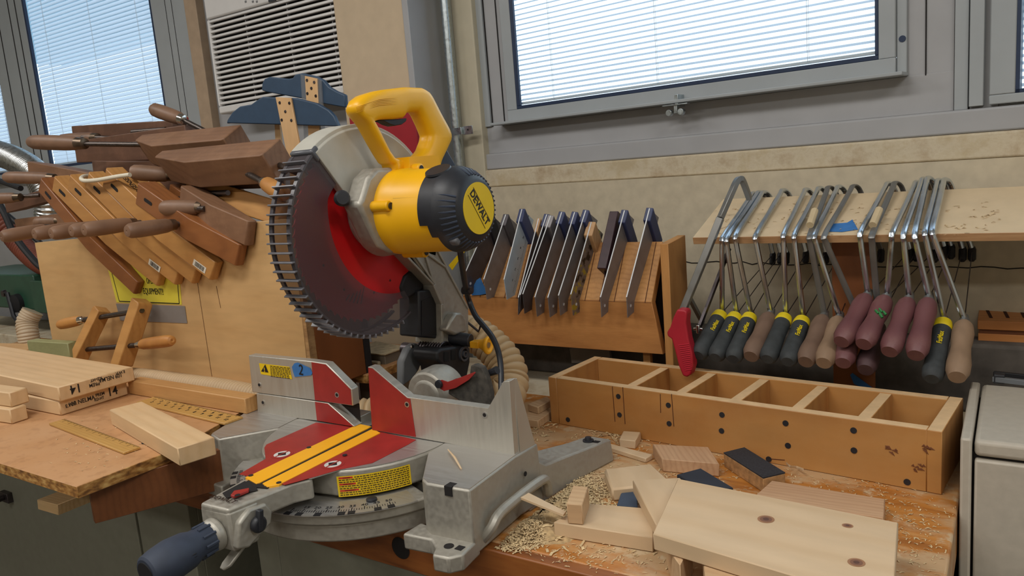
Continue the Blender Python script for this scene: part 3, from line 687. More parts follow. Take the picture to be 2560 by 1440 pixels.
# --- fences (front faces on the saw's zero line)
def fpoly(pts): return [Yp(a, b, OY) for a, b in pts]
m = MB()
low = fpoly([(641, 983), (820, 1008), (886, 1067), (792, 1052), (741, 1046), (644, 1036)]); m.prism(low, (0, .020, 0))
m.bb(L(-.262, .018, TZ-.002), L(-.03, .05, TZ+.012)); P('left_fence_base', m, m_fence, bevel=.0012)
up = fpoly([(621, 888), (776, 903), (815, 909), (846, 940), (879, 973), (882, 1015), (825, 1007), (785, 1001), (630, 981)])
m = MB(); m.prism(up, (0, .016, 0)); P('sliding_fence', m, m_fence, bevel=.0016)
rf = fpoly([(920, 917), (932, 919), (1018, 993), (1220, 1021), (1258, 954), (1273, 953), (1287, 1141), (1112, 1107), (930, 1075)])
m = MB(); m.prism(rf, (0, .016, 0)); e = L(.2835, 0, 0)
m.prism([L(.2735, .010, .1975), L(.2835, .010, .198), L(.2835, .010, TZ), L(.2735, .010, TZ)], (0, .001, 0))
m.loft([[L(.262, .012, .19), L(.2835, .012, .197), L(.2835, .02, .197), L(.262, .02, .19)], [L(.262, .012, TZ), L(.2845, .012, TZ), L(.288, .046, TZ), L(.262, .046, TZ)]], 0, False)
m.bb(L(.03, .014, TZ-.002), L(.27, .045, TZ+.012)); P('right_fence', m, m_fence, bevel=.0014)
def fr(pts, name, mat, off=-.0006, t=.0004):
    m = MB(); m.prism([p+Vector((0, off, 0)) for p in fpoly(pts)], (0, t, 0)); return P(name, m, mat)
fr([(779, 905), (814, 911), (845, 941), (877, 974), (880, 1012), (825, 1005), (788, 1000)], 'red_fence_zone', m_redp)
fr([(788, 1004), (819, 1009), (884, 1066), (793, 1051)], 'red_fence_zone', m_redp)
fr([(921, 919), (931, 921), (1018, 995), (1026, 997), (1040, 1092), (931, 1074)], 'red_fence_zone', m_redp)
fr([(825, 1008), (881, 1016), (885, 1063)], 'fence_gap', m_darkline, .0155)
fr([(648, 908), (724, 917), (731, 948), (653, 935)], 'caution_label', m_lblY)
fr([(654, 928), (664, 911), (672, 931)], 'warning_triangle', m_ink, -.0012)
q = fpoly([(663, 923)])[0]+Vector((0, -.0017, -.001)); text('!', q, (1, 0, 0), (0, 0, 1), .011, m_lblY, parent=saw, bold=.0003)
m = MB(); rnd = random.Random(5)
for k in range(8):
    y0 = 914+k*3.6; x = 676 + k*.3
    while x < 724:
        w_ = rnd.uniform(3, 8); e = min(x+w_, 725+k*.5); a, b, c4, d4 = fpoly([(x, y0+(x-676)*.11), (e, y0+(e-676)*.11), (e, y0+1.7+(e-676)*.11), (x, y0+1.7+(x-676)*.11)])
        m.raw([p+Vector((0, -.0009, 0)) for p in (a, b, c4, d4)], [[0, 1, 2, 3]]); x = e+1.5
P('label_text_lines', m, m_ink)
fr([(731, 917), (737, 908), (745, 906), (756, 911), (776, 920), (782, 932), (779, 938), (738, 942), (734, 930)], 'tape_tag', m_tape, -.0011)
q = fpoly([(753, 925)])[0]+Vector((0, -.0016, 0)); text('2', q, (1, 0, -.05), (0, 0, 1), .026, m_ink, parent=saw, sx=.9, shear=.15)
for px, py in ((649, 962), (658, 1006), (843, 987), (1018, 1011), (1212, 1037)):
    p = fpoly([(px, py)])[0]; m = MB(); m.lathe([(0, .0045), (.0008, .0045)], p-Vector((0, .0009, 0)), (0, 1, 0), 14); m.lathe([(0, .0028), (.0008, .0028)], p-Vector((0, .0013, 0)), (0, 1, 0), 14, 1); P('fence_hole', m, [m_mach, m_darkline])
# --- blade, guards
GC = L(0, .043, .402); EY = Vector((0, 1, 0)); EZ = Vector((0, 0, 1)); EX = Vector((1, 0, 0))
m = MB(); n = 60; rim = []
for k in range(n):
    a = 2*math.pi*k/n; b = 2*math.pi*(k+.35)/n; c_ = 2*math.pi*(k+.5)/n
    rim += [GC+(EY*math.cos(a)+EZ*math.sin(a))*.137, GC+(EY*math.cos(b)+EZ*math.sin(b))*.1405, GC+(EY*math.cos(c_)+EZ*math.sin(c_))*.1355]
m.prism([p-EX*.001 for p in rim], EX*.002); P('saw_blade', m, m_blade)
def gp(r, a, x=0, c=GC): return c+(EY*math.cos(R(a))+EZ*math.sin(R(a)))*r+EX*x
m = MB()
for k in range(5): # laser cut slots in the blade
    m.tube([gp(.112-.0*k, 258-k*4.2, .0013), gp(.085+.004*k, 262-k*4.6, .0013)], .0009, 5)
for a in (203, 236, 275, 300): m.lathe([(0, .002), (.0006, .002)], gp(.098, a, .001), EX, 10)
P('blade_slots', m, plain('slot_dark_red', (90, 12, 14), .7))
# fixed upper guard (thick half shell)
def shell(c, a0, a1, r0, r1, x0, x1, n=30, inner=None):
    out = []
    for i in range(n+1):
        a = a0+(a1-a0)*i/n; ri = r0 if inner is None else inner(a)
        out.append([gp(ri, a, x0, c), gp(r1-.006, a, x0, c), gp(r1, a, x0+.006, c), gp(r1, a, x1-.006, c), gp(r1-.006, a, x1, c), gp(ri, a, x1, c)])
    return out
m = MB(); m.loft(shell(GC, -22, 128, .03, .164, .006, .022), 0, True); m.loft(shell(GC, -22, 128, .03, .164, -.030, -.016), 0, True)
m.loft([[gp(.158, a, -.026), gp(.166, a, -.024), gp(.166, a, .018), gp(.158, a, .020)] for a in [(-22+150*i/30) for i in range(31)]], 0, True)
P('upper_guard', m, plain('guard_grey', (178, 176, 166), .5, noise=.06, nscale=40), sharp=50, bevel=.0015)
# clear lower guard
C2 = GC+EY*.05+EZ*.03
def inner(a):   # inner edge of the smoked guard, an arc about C2
    d = EY*math.cos(R(a))+EZ*math.sin(R(a)); b = d.dot(GC-C2); cc = (GC-C2).length_squared-.1345**2
    return max(.06, min(.150, -b+math.sqrt(max(0, b*b-cc))))
A0, A1 = 126, 301
m = MB(); nn = 60
for x in (.0175, -.024):
    vs = []
    for i in range(nn+1):
        a = A0+(A1-A0)*i/nn; ro = .160
        if a > 289: ro = .160-((a-289)/12)**2*.020
        ri = inner(a) if a > 150 else inner(a)*(1+.0*(a))
        if a < 150: ri = min(.10, inner(a)+.0)
        vs += [gp(min(ri, ro-.002), a, x), gp(ro, a, x)]
    m.raw(vs, [[2*i, 2*i+1, 2*i+3, 2*i+2] for i in range(nn)], 0, True)
P('lower_guard', m, m_smoke)
ribs = MB(); band = MB()
for i in range(33):
    a = A0+10+(A1-18-A0)*i/33
    u = EY*math.cos(R(a))+EZ*math.sin(R(a)); t_ = -EY*math.sin(R(a))+EZ*math.cos(R(a))
    p0, p1 = gp(.1595, a, .020), gp(.1595, a, -.026)
    ribs.prism([p0-t_*.0012, p0+t_*.0012, p0+t_*.0012+u*.0065, p0-t_*.0012+u*.0065], p1-p0)
P('guard_ribs', ribs, plain('rib_grey', (104, 104, 110), .35), bevel=.0006, bseg=1)
for x0, x1 in ((.0115, .0185), (-.025, -.018)):
    band.loft([[gp(.157, a, x0), gp(.1605, a, x0), gp(.1605, a, x1), gp(.157, a, x1)] for a in [A0+(A1-4-A0)*i/60 for i in range(61)]], 0, True)
P('guard_rim', band, plain('rim_grey', (70, 66, 70), .35), sharp=50)
m = MB(); m.loft([[gp(.145, a, -.026), gp(.1655, a, -.026), gp(.1655, a, .021), gp(.145, a, .021)] for a in (124.5, 126, 128, 130)], 0, True); P('guard_lip', m, plain('lip_grey', (84, 86, 92), .3), bevel=.003)
m = MB(); m.loft([[gp(.158, a, -.022), gp(.1600, a, -.022), gp(.1600, a, .016), gp(.158, a, .016)] for a in (129+ i*(139-129)/5 for i in range(6))], 0, True); P('guard_front_shield', m, m_smoke)
# --- gear case, motor, handle
MA = L(0, .068, .430)     # motor axis
def mx(x): return MA+EX*x
m = MB()
def xpoly(pts, x): return [Xp(a, b, OX+x) for a, b in pts]
m.prism(xpoly([(878, 448), (900, 424), (975, 420), (1000, 470), (1000, 630), (935, 632), (905, 617), (890, 590), (866, 540), (853, 512), (862, 500)], .030), (.035, 0, 0))
m.lathe([(.018, .070), (.045, .066), (.062, .062)], mx(0), EX, 40); m.lathe([(.0, .058), (.012, .058), (.03, .060)], mx(0), EX, 40)
P('gear_case', m, m_cast, bevel=.006, bseg=3, sharp=50)
MB().lathe([(0, .010), (.012, .012), (.016, .009)], Xp(866, 497, OX+.045)-EX*.012, (.8, -.5, .1), 18).build('arbor_cap', m_dark, saw)
m = MB(); m.lathe([(.055, .060), (.058, .0655), (.088, .0655), (.091, .0632), (.171, .0614), (.172, .0585)], mx(0), EX, 56)
for a, (x0, x1) in ((168, (.055, .096)), (78, (.055, .098)), (-85, (.055, .098))):
    d = EY*math.cos(R(a))+EZ*math.sin(R(a)); m.lathe([(x0, .0085), (x1, .0080), (x1+.001, .006)], MA+d*.0645, EX, 16)
P('motor_housing', m, m_yel, bevel=.001, bseg=1, sharp=40)
m = MB()
for a in (168, 78, -85): d = EY*math.cos(R(a))+EZ*math.sin(R(a)); m.lathe([(.0985, .005), (.0996, .005)], MA+d*.0645, EX, 14)
m.tube([mx(.10)+(EY*math.cos(R(158))+EZ*math.sin(R(158)))*.0622, mx(.165)+(EY*math.cos(R(158))+EZ*math.sin(R(158)))*.0606], .0008, 6)
P('housing_screws', m, m_dark)
m = MB(); m.lathe([(.170, .060), (.172, .0632), (.180, .0625), (.192, .058), (.203, .049), (.209, .040), (.209, .001)], mx(0), EX, 56)
def sector(x0, x1, r, a0, a1, t_=.0012, n=20):
    m.loft([[mx(x)+(EY*math.cos(R(a))+EZ*math.sin(R(a)))*rr for x, rr in ((x0, r), (x0+.001, r+t_), (x1, r+t_), (x1, r-.004), (x0, r-.004))] for a in [a0+(a1-a0)*i/n for i in range(n+1)]], 0, True)
sector(.146, .174, .0618, 84, 196); sector(.160, .174, .0618, 196, 214)
m.lathe([(0, .020), (.003, .019)], mx(.160)+(EY*math.cos(R(112))+EZ*math.sin(R(112)))*.0615, EY*math.cos(R(112))+EZ*math.sin(R(112)), 24)
P('motor_end_cap', m, m_dark, sharp=35)
m = MB()
for k in range(44):
    a = 2*math.pi*k/44
    d = EY*math.cos(a)+EZ*math.sin(a)
    if 100 < math.degrees(a) % 360 < 150: continue
    m.tube([mx(.178)+d*.0612, mx(.191)+d*.0575, mx(.204)+d*.0485], .0017, 5)
P('vent_fins', m, plain('fin_blue_black', (58, 66, 82), .4))
def disc(r, x, name, mat, flat=True):
    pts = []
    for k in range(48):
        a = 2*math.pi*k/48; pts.append(mx(x)+(EY*math.cos(a)+EZ*math.sin(a))*r)
    m = MB(); m.prism(pts, EX*.0012); return P(name, m, mat)
disc(.0375, .2088, 'badge_disc', m_lblY)
# lettering runs along a tilted line on the badge
fa = 122; tx = (-EY*math.sin(R(fa-90)) - EZ*math.cos(R(fa-90)))
tx = (EY*.56-EZ*.83).normalized(); ux = EX.cross(tx)
bp = mx(.2102); text('DEWALT', bp+ux*.001, tx, ux, .0158, m_ink, parent=saw, bold=.0004, sx=.95)
for s in (1, -1):
    m = MB(); q = bp+ux*(.0085*s); m.tube([q-tx*.031, q+tx*.031], .0005, 4, sq=True); P('badge_line', m, m_ink)
m = MB(); m.box(mx(.190)+(EY*math.cos(R(228))+EZ*math.sin(R(228)))*.057, (.014, .012, .010), Matrix.Rotation(R(-45), 3, 'X')); P('brush_cap', m, plain('cap_grey', (92, 92, 96), .5), bevel=.003)
# handle: D grip traced in its own plane, real thickness
hxp = .058
outer = [(875, 268), (882, 252), (900, 238), (940, 226), (1000, 219), (1045, 221), (1058, 227), (1068, 240), (1090, 283), (1112, 322), (1119, 340), (1117, 352), (1105, 378), (1093, 402), (1085, 432), (1050, 436), (972, 436), (972, 414), (962, 408), (932, 358), (905, 310), (880, 282)]
innr = [(923, 305), (940, 301), (975, 300), (997, 297), (1001, 287), (1005, 284), (1032, 281), (1040, 292), (1052, 318), (1060, 340), (1058, 352), (1050, 374), (1030, 396), (990, 400), (972, 396), (958, 378), (940, 340), (926, 312)]
def resample(pts, n):
    P_ = [Vector((a, b, 0)) for a, b in pts]; P_.append(P_[0]); ls = [(P_[i+1]-P_[i]).length for i in range(len(P_)-1)]; T_ = sum(ls); out = []
    for k in range(n):
        d = T_*k/n; i = 0
        while d > ls[i]: d -= ls[i]; i += 1
        out.append(P_[i].lerp(P_[i+1], d/ls[i]))
    return [(p.x, p.y) for p in out]
def align(a, b):
    ca = (sum(p[0] for p in b)/len(b), sum(p[1] for p in b)/len(b)); out = []
    for p in a:    # nearest angle on inner loop
        ang = math.atan2(p[1]-ca[1], p[0]-ca[0]); out.append(ang)
    return out
def atang(pts, c, ang):
    best = None; d = (math.cos(ang), math.sin(ang)); n = len(pts)
    for i in range(n):
        p, q = pts[i], pts[(i+1) % n]; ex, ey = q[0]-p[0], q[1]-p[1]; den = d[0]*ey-d[1]*ex
        if abs(den) < 1e-9: continue
        t_ = ((p[0]-c[0])*ey-(p[1]-c[1])*ex)/den; u_ = ((p[0]-c[0])*d[1]-(p[1]-c[1])*d[0])/den
        if t_ > 0 and -1e-6 <= u_ <= 1+1e-6 and (best is None or t_ > best[0]): best = (t_, (c[0]+d[0]*t_, c[1]+d[1]*t_))
    return best[1]
cc = (1003, 345); NA = 96
rings = []
hw = .0165
for k in range(NA):
    ang = 2*math.pi*k/NA; po = atang(outer, cc, ang); pi_ = atang(innr, cc, ang)
    o_ = Xp(*po, OX+hxp); i_ = Xp(*pi_, OX+hxp); mid = (o_+i_)/2; h = (o_-i_)/2
    sec = []
    for t_ in range(12):
        th = 2*math.pi*t_/12+math.pi/12; cx_, sx_ = math.cos(th), math.sin(th)
        f_ = lambda v: math.copysign(abs(v)**.55, v)
        sec.append(mid+h*f_(cx_)+EX*(hw*f_(sx_)))
    rings.append(sec)
m = MB(); rings.append(rings[0]); m.loft(rings, 0, True, caps=False)
m.loft([[mx(x)+EY*y0+EZ*z0 for y0, z0 in ((.0, .050), (.080, .050), (.075, .082), (.004, .082))] for x in (.058, .062, .082, .086)], 0, False)
P('handle', m, m_yel, sharp=60)
m = MB(); 
tg = [(924, 306), (932, 302), (975, 300), (998, 298), (996, 306), (985, 314), (968, 317), (955, 313), (940, 305)]
m.prism(xpoly(tg, hxp-.008), (.016, 0, 0)); P('trigger', m, m_black, bevel=.002)
m = MB()
for k in range(5):
    a, b = Xp(893, 268+k*3.4, OX+hxp+hw+.0002), Xp(1002, 244+k*4, OX+hxp+hw+.0002)
    m.tube([a+EX*-.002, (a+b)/2+EZ*.004, b+EX*-.001], .0004, 4)
P('grip_ribs', m, plain('yellow_shade', (206, 148, 8), .6))
# --- arm, pivot, spring
def arm(x, th, pts, name, mat, bev=.003):
    m = MB(); m.prism(xpoly(pts, x), (-th, 0, 0)); return P(name, m, mat, bevel=bev)
AX = .022
arm(AX, .006, [(1062, 614), (1086, 606), (1110, 650), (1128, 690), (1152, 728), (1172, 770), (1172, 852), (1108, 862), (1106, 800), (1100, 752), (1090, 722), (1080, 700), (1052, 672), (1030, 640), (1008, 634), (1030, 632)], 'arm_plate', m_cast)
arm(AX-.055, .006, [(1040, 640), (1086, 606), (1110, 650), (1128, 690), (1152, 728), (1172, 770), (1172, 852), (1108, 862), (1106, 800), (1100, 752), (1090, 722), (1080, 700), (1052, 672)], 'arm_plate', m_cast)
m = MB()
def rib(a, b, w=.004, x0=AX+.003, x1=AX-.058):
    p, q = Xp(*a, OX+x0), Xp(*b, OX+x0); d = (q-p).normalized(); nrm = d.cross(EX).normalized()*w/2
    m.prism([p-nrm, q-nrm, q+nrm, p+nrm], EX*(x1-x0))
rib((1012, 634), (1085, 712)); rib((1035, 632), (1087, 708)); rib((1062, 628), (1086, 708)); rib((1066, 632), (1116, 668)); rib((1087, 610), (1120, 672)); rib((1116, 668), (1172, 772)); rib((1086, 712), (1106, 760), .006); rib((1106, 760), (1108, 860), .006)
P('arm_ribs', m, m_cast, bevel=.001)
m = MB(); m.prism(xpoly([(1010, 690), (1030, 672), (1050, 680), (1062, 700), (1060, 722), (1052, 730), (1030, 742), (1018, 750), (1006, 742), (1000, 718)], .004), (-.03, 0, 0)); P('chip_deflector', m, m_black, bevel=.005, bseg=3)
m = MB(); m.prism(xpoly([(1047, 726), (1080, 724), (1098, 748), (1104, 790), (1104, 848), (1048, 842)], .012), (-.045, 0, 0)); P('dust_chute', m, m_dark, bevel=.003)
m = MB(); m.prism([p+EX*.0006 for p in xpoly([(1053, 752), (1080, 742), (1096, 764), (1100, 792), (1100, 838), (1053, 838)], .012)], (.0004, 0, 0)); P('chute_opening', m, m_black)
pv = Xp(1085, 878, OX+.0)
m = MB()
for i in range(9): 
    x = .026-i*.006; pts = [pv+EX*x+(EY*math.cos(t_*math.pi/10)+EZ*math.sin(t_*math.pi/10))*.0175-EX*(.006*t_/20) for t_ in range(21)]; m.tube(pts, .0021, 6)
P('torsion_spring', m, m_dksteel)
MB().lathe([(-.07, .012), (.04, .012)], pv, EX, 20).build('pivot_pin', m_dksteel, saw)
m = MB(); m.prism(xpoly([(1008, 905), (1022, 872), (1040, 858), (1058, 868), (1062, 890), (1048, 925), (1030, 950), (1008, 965)], -.02), (-.016, 0, 0)); P('pivot_bracket', m, plain('bracket_grey', (92, 94, 96), .5), bevel=.003)
MB().lathe([(0, .004), (.002, .003)], Xp(1030, 866, OX-.0195), EX, 12).build('bracket_bolt', m_steel, saw)
m = MB(); m.prism(xpoly([(1092, 880), (1104, 872), (1170, 862), (1176, 872), (1176, 905), (1168, 945), (1168, 990), (1120, 990), (1118, 960), (1110, 918), (1094, 900)], .045), (-.055, 0, 0)); P('bevel_head', m, m_black, bevel=.004)
m = MB()
for a, b in (((1110, 880), (1122, 904)), ((1128, 876), (1139, 900))):
    q = xpoly([a, (b[0], a[1]), b, (a[0], b[1])], .0455); m.prism(q, (.0006, 0, 0))
P('head_windows', m, plain('recess_black', (6, 6, 8), .9))
m = MB(); p = Xp(1158, 885, OX+.045); m.lathe([(0, .013), (.004, .013), (.004, .0095), (.001, .0095)], p, EX, 24, caps=False); m.lathe([(0, .006), (.006, .006), (.006, .0035), (.002, .0035)], p, EX, 20); P('stop_boss', m, plain('boss_grey', (66, 68, 74), .55))
m = MB(); p = Xp(1140, 846, OX+.03); m.lathe([(-.012, .012), (.030, .0115)], p, (1, .12, -.1), 20); P('pin_sleeve', m, m_dark, bevel=.001)
m = MB(); q = p+Vector((.062, .008, -.010)); m.lathe([(-.026, .006), (-.012, .0085), (-.004, .013), (.0, .0165), (.004, .0165), (.005, .0125), (.001, .0095)], q, (1, .12, -.1), 24); m.box(q+Vector((-.022, -.003, .001)), (.018, .016, .012)); P('pull_pin', m, m_kerf, bevel=.0012)
MB().lathe([(0, .0055), (.003, .005)], q+Vector((.0, 0, 0)), (1, .12, -.1), 12).build('pin_end', m_galv, saw)
m = MB(); m.prism(xpoly([(1128, 800), (1140, 782), (1154, 782), (1166, 796), (1168, 830), (1140, 838), (1116, 826)], .040), (-.02, 0, 0)); P('arm_boss', m, m_cast, bevel=.004)
# bevel hub and trunnion plate behind the fence
hb = Yp(1066, 992, OY+.085)
m = MB(); m.lathe([(0, .040), (.010, .043), (.04, .044), (.055, .04)], hb, (0, 1, 0), 36); m.lathe([(-.003, .026), (.004, .031)], hb, (0, 1, 0), 30); m.bb(hb+Vector((-.044, .02, -.075)), hb+Vector((.044, .09, -.02))); P('bevel_hub', m, m_cast, bevel=.003)
m = MB(); yb = OY+.075
bp_ = [(1145, 1000), (1120, 985), (1122, 965), (1130, 950), (1172, 950), (1176, 914), (1186, 912), (1204, 918), (1216, 945), (1226, 985), (1228, 1020), (1146, 1020)]
m.prism([Yp(a, b, yb) for a, b in bp_], (0, .012, 0)); P('bevel_plate', m, plain('dusty_black', (64, 60, 54), .85, noise=.5, nscale=90, bump=.6), bevel=.002)
m = MB(); m.prism([Yp(a, b, yb-.006) for a, b in ((1096, 952), (1104, 950), (1118, 955), (1150, 944), (1186, 930), (1188, 933), (1172, 950), (1140, 970), (1110, 978), (1100, 972))], (0, .002, 0)); P('bevel_pointer', m, m_redp, bevel=.0004)
MB().lathe([(0, .007), (.004, .006)], Yp(1098, 960, yb-.007), (0, -1, 0), 16).build('pointer_screw', m_dark, saw)
m = MB(); p = Yp(1205, 940, yb+.02); m.tube([p, p+Vector((.03, .0, .012))], [.004, .0065], 10); P('bevel_lock_lever', m, m_dark)
arm(.035, .022, [(1114, 366), (1149, 428), (1150, 470), (1100, 470), (1093, 404)], 'dust_spout', m_rubber, .003)
# --- power cord clipped along the arm
def cordp(pts): return [Xp(a, b, OX+x) for a, b, x in pts]
path = cordp([(1130, 500, .0), (1148, 560, .15), (1150, 620, .17), (1158, 680, .13), (1166, 726, .09), (1172, 750, .07), (1190, 790, .06), (1212, 818, .05), (1232, 845, .05), (1247, 880, .05), (1252, 920, .05), (1252, 975, .05)])
path[0] = mx(.185)-EZ*.05
path[6:] = [Yp(a, b, y) for a, b, y in ((1188, 788, 1.03), (1212, 818, 1.02), (1232, 845, 1.01), (1246, 880, 1.0), (1252, 920, .985), (1253, 985, .96))]
m = MB(); m.tube(smoothpath(path, 6), .0048, 10); P('power_cord', m, m_dark)
m = MB(); p = path[4]; m.lathe([(-.006, .007), (.008, .007)], p, EX, 16); P('cord_clip', m, m_dark)
MB().lathe([(0, .0065), (.003, .006)], p+EX*.008, EX, 14).build('clip_screw', m_dksteel, saw)
# dust hose from the saw's chute round to the bench
m_hose = plain('hose_tan', (196, 168, 128), .55, noise=.04)
def hose(name, label, pts, r, pitch, mat, cat='hose', n=10, depth=.12, group=None):
    path = smoothpath(pts, n); m = MB(); rs = []; out = []; d = 0
    L_ = sum((path[i+1]-path[i]).length for i in range(len(path)-1)); k = max(12, int(L_/pitch*8)); 
    seg = [0]
    for i in range(len(path)-1): seg.append(seg[-1]+(path[i+1]-path[i]).length)
    j = 0
    for q in range(k+1):
        s_ = L_*q/k
        while j < len(seg)-2 and seg[j+1] < s_: j += 1
        f = (s_-seg[j])/max(1e-9, seg[j+1]-seg[j]); out.append(path[j].lerp(path[j+1], f)); rs.append(r*(1+depth*(abs(math.sin(math.pi*s_/pitch))**.6-1)))
    m.tube(out, rs, 20); o = m.build(name, mat, sharp=80); return tag(o, label, cat, group)
hz = Zp(1195, 850, .10)
HY = 1.14
hp = [Yp(1150, 832, HY), Yp(1185, 836, HY), Yp(1225, 862, HY), Yp(1262, 905, HY-.005), Yp(1275, 948, HY-.02), Yp(1255, 992, HY-.05), Vector((-.86, 1.06, .055)), Vector((-.95, 1.04, .040)), Vector((-1.02, 1.01, .037)), Vector((-1.08, .97, .037))]
hose('dust_hose', 'tan ribbed dust hose curving down behind the miter saw', hp, .035, .0135, m_hose, depth=.2)
m = MB(); p = Yp(1182, 812, 1.10); m.tube([p+Vector((-.02, 0, .01)), p+Vector((.012, 0, -.012)), p+Vector((.02, .0, .004))], .0025, 6); P('hose_clamp', m, m_dksteel)
# ================================================================== plywood clamp box with clamps, left of the saw
m_ply = wood('birch_ply', (206, 168, 116), (188, 146, 94), 9, stretch=(1, 2.5, 5), rough=.5, rings=1.6)
m_plyedge = wood('ply_edge', (186, 146, 96), (120, 80, 44), 40, stretch=(1, 1, 14), rough=.7)
m_brownply = wood('brown_side', (140, 82, 42), (104, 56, 24), 9, stretch=(5, 1, 1), rough=.45)
FY = .948
fl, fr_ = -2.065, -1.100
zl, zr = Yp(87.5, 607, FY).z, Yp(762, 545, FY).z
box = thing('clamp_box', 'open plywood box on the support table with wooden clamps hung over its front', 'box', ((fl+fr_)/2, 1.03, TZ))
m = MB(); m.prism([(fl, FY, TZ+.0005), (fr_-.012, FY, TZ+.0005), (fr_-.006, FY, zr), (fl, FY, zl)], (0, .018, 0)); m.build('front_panel', m_ply, box, bevel=.0008, bseg=1)
m = MB(); m.bb((fr_-.019, FY+.0185, TZ+.0005), (fr_, 1.088, zr-.004)); m.build('side_panel', m_brownply, box, bevel=.0008, bseg=1)
m = MB(); m.bb((fr_-.012, FY+.001, TZ+.001), (fr_-.0015, FY+.018, zr-.002)); m.build('edge_strip', m_plyedge, box)
m = MB(); m.bb((fl, FY+.0185, TZ+.0005), (fl+.018, 1.088, zl-.004)); m.build('side_panel', m_brownply, box)
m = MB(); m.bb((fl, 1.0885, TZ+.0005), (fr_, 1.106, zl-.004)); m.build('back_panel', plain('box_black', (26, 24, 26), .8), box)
m = MB(); m.bb((fl+.018, FY+.0185, TZ+.0005), (fr_-.02, 1.088, TZ+.012)); m.build('bottom_panel', m_brownply, box)
def fyl(pts, off=-.0005): return [Yp(a, b, FY)+Vector((0, off, 0)) for a, b in pts]
m = MB(); 
for a, b in (((493, 700), (530, 941)), ((541, 715), (552, 770))): q = fyl([a, b], -.0002); m.tube(q, .0006, 4, sq=True); 
m.build('pencil_line', plain('pencil', (96, 60, 34), .8), box)
q = fyl([(445, 640), (455, 762), (292, 756), (262, 640)], -.0006)
sg = tag(MB().prism(q, (0, .0004, 0)).build('warning_sign', plain('sign_yellow', (214, 200, 66), .5, noise=.03)), 'yellow warning sign about operating equipment taped to the plywood clamp box', 'sign')
def qd(a, b, w_):
    p, q_ = fyl([a, b], -.0009); d = (q_-p).normalized(); n_ = Vector((-d.z, 0, d.x))*w_/2; return [p-n_, q_-n_, q_+n_, p+n_]
m = MB()
for a, b in (((299, 753), (449, 759)), ((449, 759), (440, 650)), ((299, 753), (272, 650))): m.prism(qd(a, b, .0022), (0, .0002, 0))
m.build('border', m_ink, sg)
ta = fyl([(300, 0), (300, 0)]); p = fyl([(384, 729), (393, 702)], -.0010)
dx = (fyl([(424, 731)])[0]-fyl([(345, 728)])[0]).normalized(); uz = Vector((0, -1, 0)).cross(dx)*-1
text('EQUIPMENT!!', p[0], dx, Vector((.05, 0, 1)), .0195, m_ink, parent=sg, sx=.66, bold=.0)
text('OPERATING', fyl([(387, 703)], -.001)[0], dx, Vector((.05, 0, 1)), .0185, m_ink, parent=sg, sx=.60, bold=.0)
tag(MB().prism(fyl([(291, 759), (463, 765), (469, 808), (302, 801)], -.0012), (0, .0004, 0)).build('duct_tape', plain('duct_tape_grey', (128, 122, 118), .55, noise=.06)), 'strip of grey tape along the bottom of the yellow sign', 'tape')
# ------------------------------------------------------------------ wooden hand screw clamps
m_cl = wood('clamp_maple', (190, 140, 80), (164, 110, 56), 12, stretch=(1, 6, 6), rough=.42)
m_cl2 = wood('clamp_orange', (148, 94, 52), (114, 66, 36), 12, stretch=(1, 6, 6), rough=.4)
m_cl3 = wood('clamp_brown', (132, 96, 70), (104, 72, 50), 12, stretch=(1, 6, 6), rough=.55, spot=.5, spotcol=(160, 122, 92))
m_cl4 = wood('clamp_dark', (104, 72, 54), (80, 52, 38), 12, stretch=(1, 6, 6), rough=.55, spot=.4, spotcol=(140, 100, 76))
m_hd = wood('handle_wood', (134, 102, 80), (108, 80, 60), 14, stretch=(3, 1, 3), rough=.5, spot=.6, spotcol=(78, 52, 36))
m_hd2 = wood('handle_light', (186, 130, 66), (150, 92, 40), 14, stretch=(3, 1, 3), rough=.5)
m_screw = metal('screw_steel', (104, 96, 92), .42, noise=.2, nscale=200)
m_ferr = metal('ferrule', (120, 104, 88), .4, noise=.2)
m_chrome = metal('chrome', (210, 208, 204), .15, noise=.05)
m_barc = plain('barcode_white', (214, 208, 194), .5, noise=.02)
def jaw(heel, tip, w, t, out, wdt=None, taper_=.58, tk=.38):
    """bar from heel to tip; out = outward face normal (tapered side); profile in (length, out), extruded across"""
    heel, tip, out = Vector(heel), Vector(tip), Vector(out).normalized(); x = (tip-heel); Ln = x.length; x.normalize(); out = (out-x*out.dot(x)).normalized(); y = x.cross(out)
    prof = [(0, -t/2), (0, t/2-.004), (.006, t/2), (Ln*taper_, t/2), (Ln-.003, -t/2+t*tk+.003), (Ln, -t/2+t*tk-.002), (Ln, -t/2)]
    return MB().prism([heel+x*a+out*b-y*w/2 for a, b in prof], y*w), (x, out, y, Ln)
def handle_part(root, base, end, r, mat=None, ferr=None):
    base, end = Vector(base), Vector(end); d = end-base; Lh = d.length
    m = MB(); m.lathe([(Lh*.12, r*.80), (Lh*.18, r*.92), (Lh*.4, r*1.0), (Lh*.75, r*1.02), (Lh*.92, r*.95), (Lh*.985, r*.72), (Lh, r*.35), (Lh*.995, r*.12), (Lh*.985, r*.08)], base, d, 18)
    h = m.build('handle', mat or m_hd, root)
    m = MB(); m.lathe([(-.002, r*.5), (0, r*.72), (Lh*.14, r*.82), (Lh*.16, r*.80)], base, d, 18); m.build('ferrule', ferr or m_ferr, h)
def screw_part(root, a, b, r=.0058):
    a, b = Vector(a), Vector(b); m = MB(); n = max(2, int((b-a).length/.002)); 
    m.tube([a.lerp(b, i/n) for i in range(n+1)], [r*(1 if i % 2 else .9) for i in range(n+1)], 10); m.build('screw', m_screw, root)
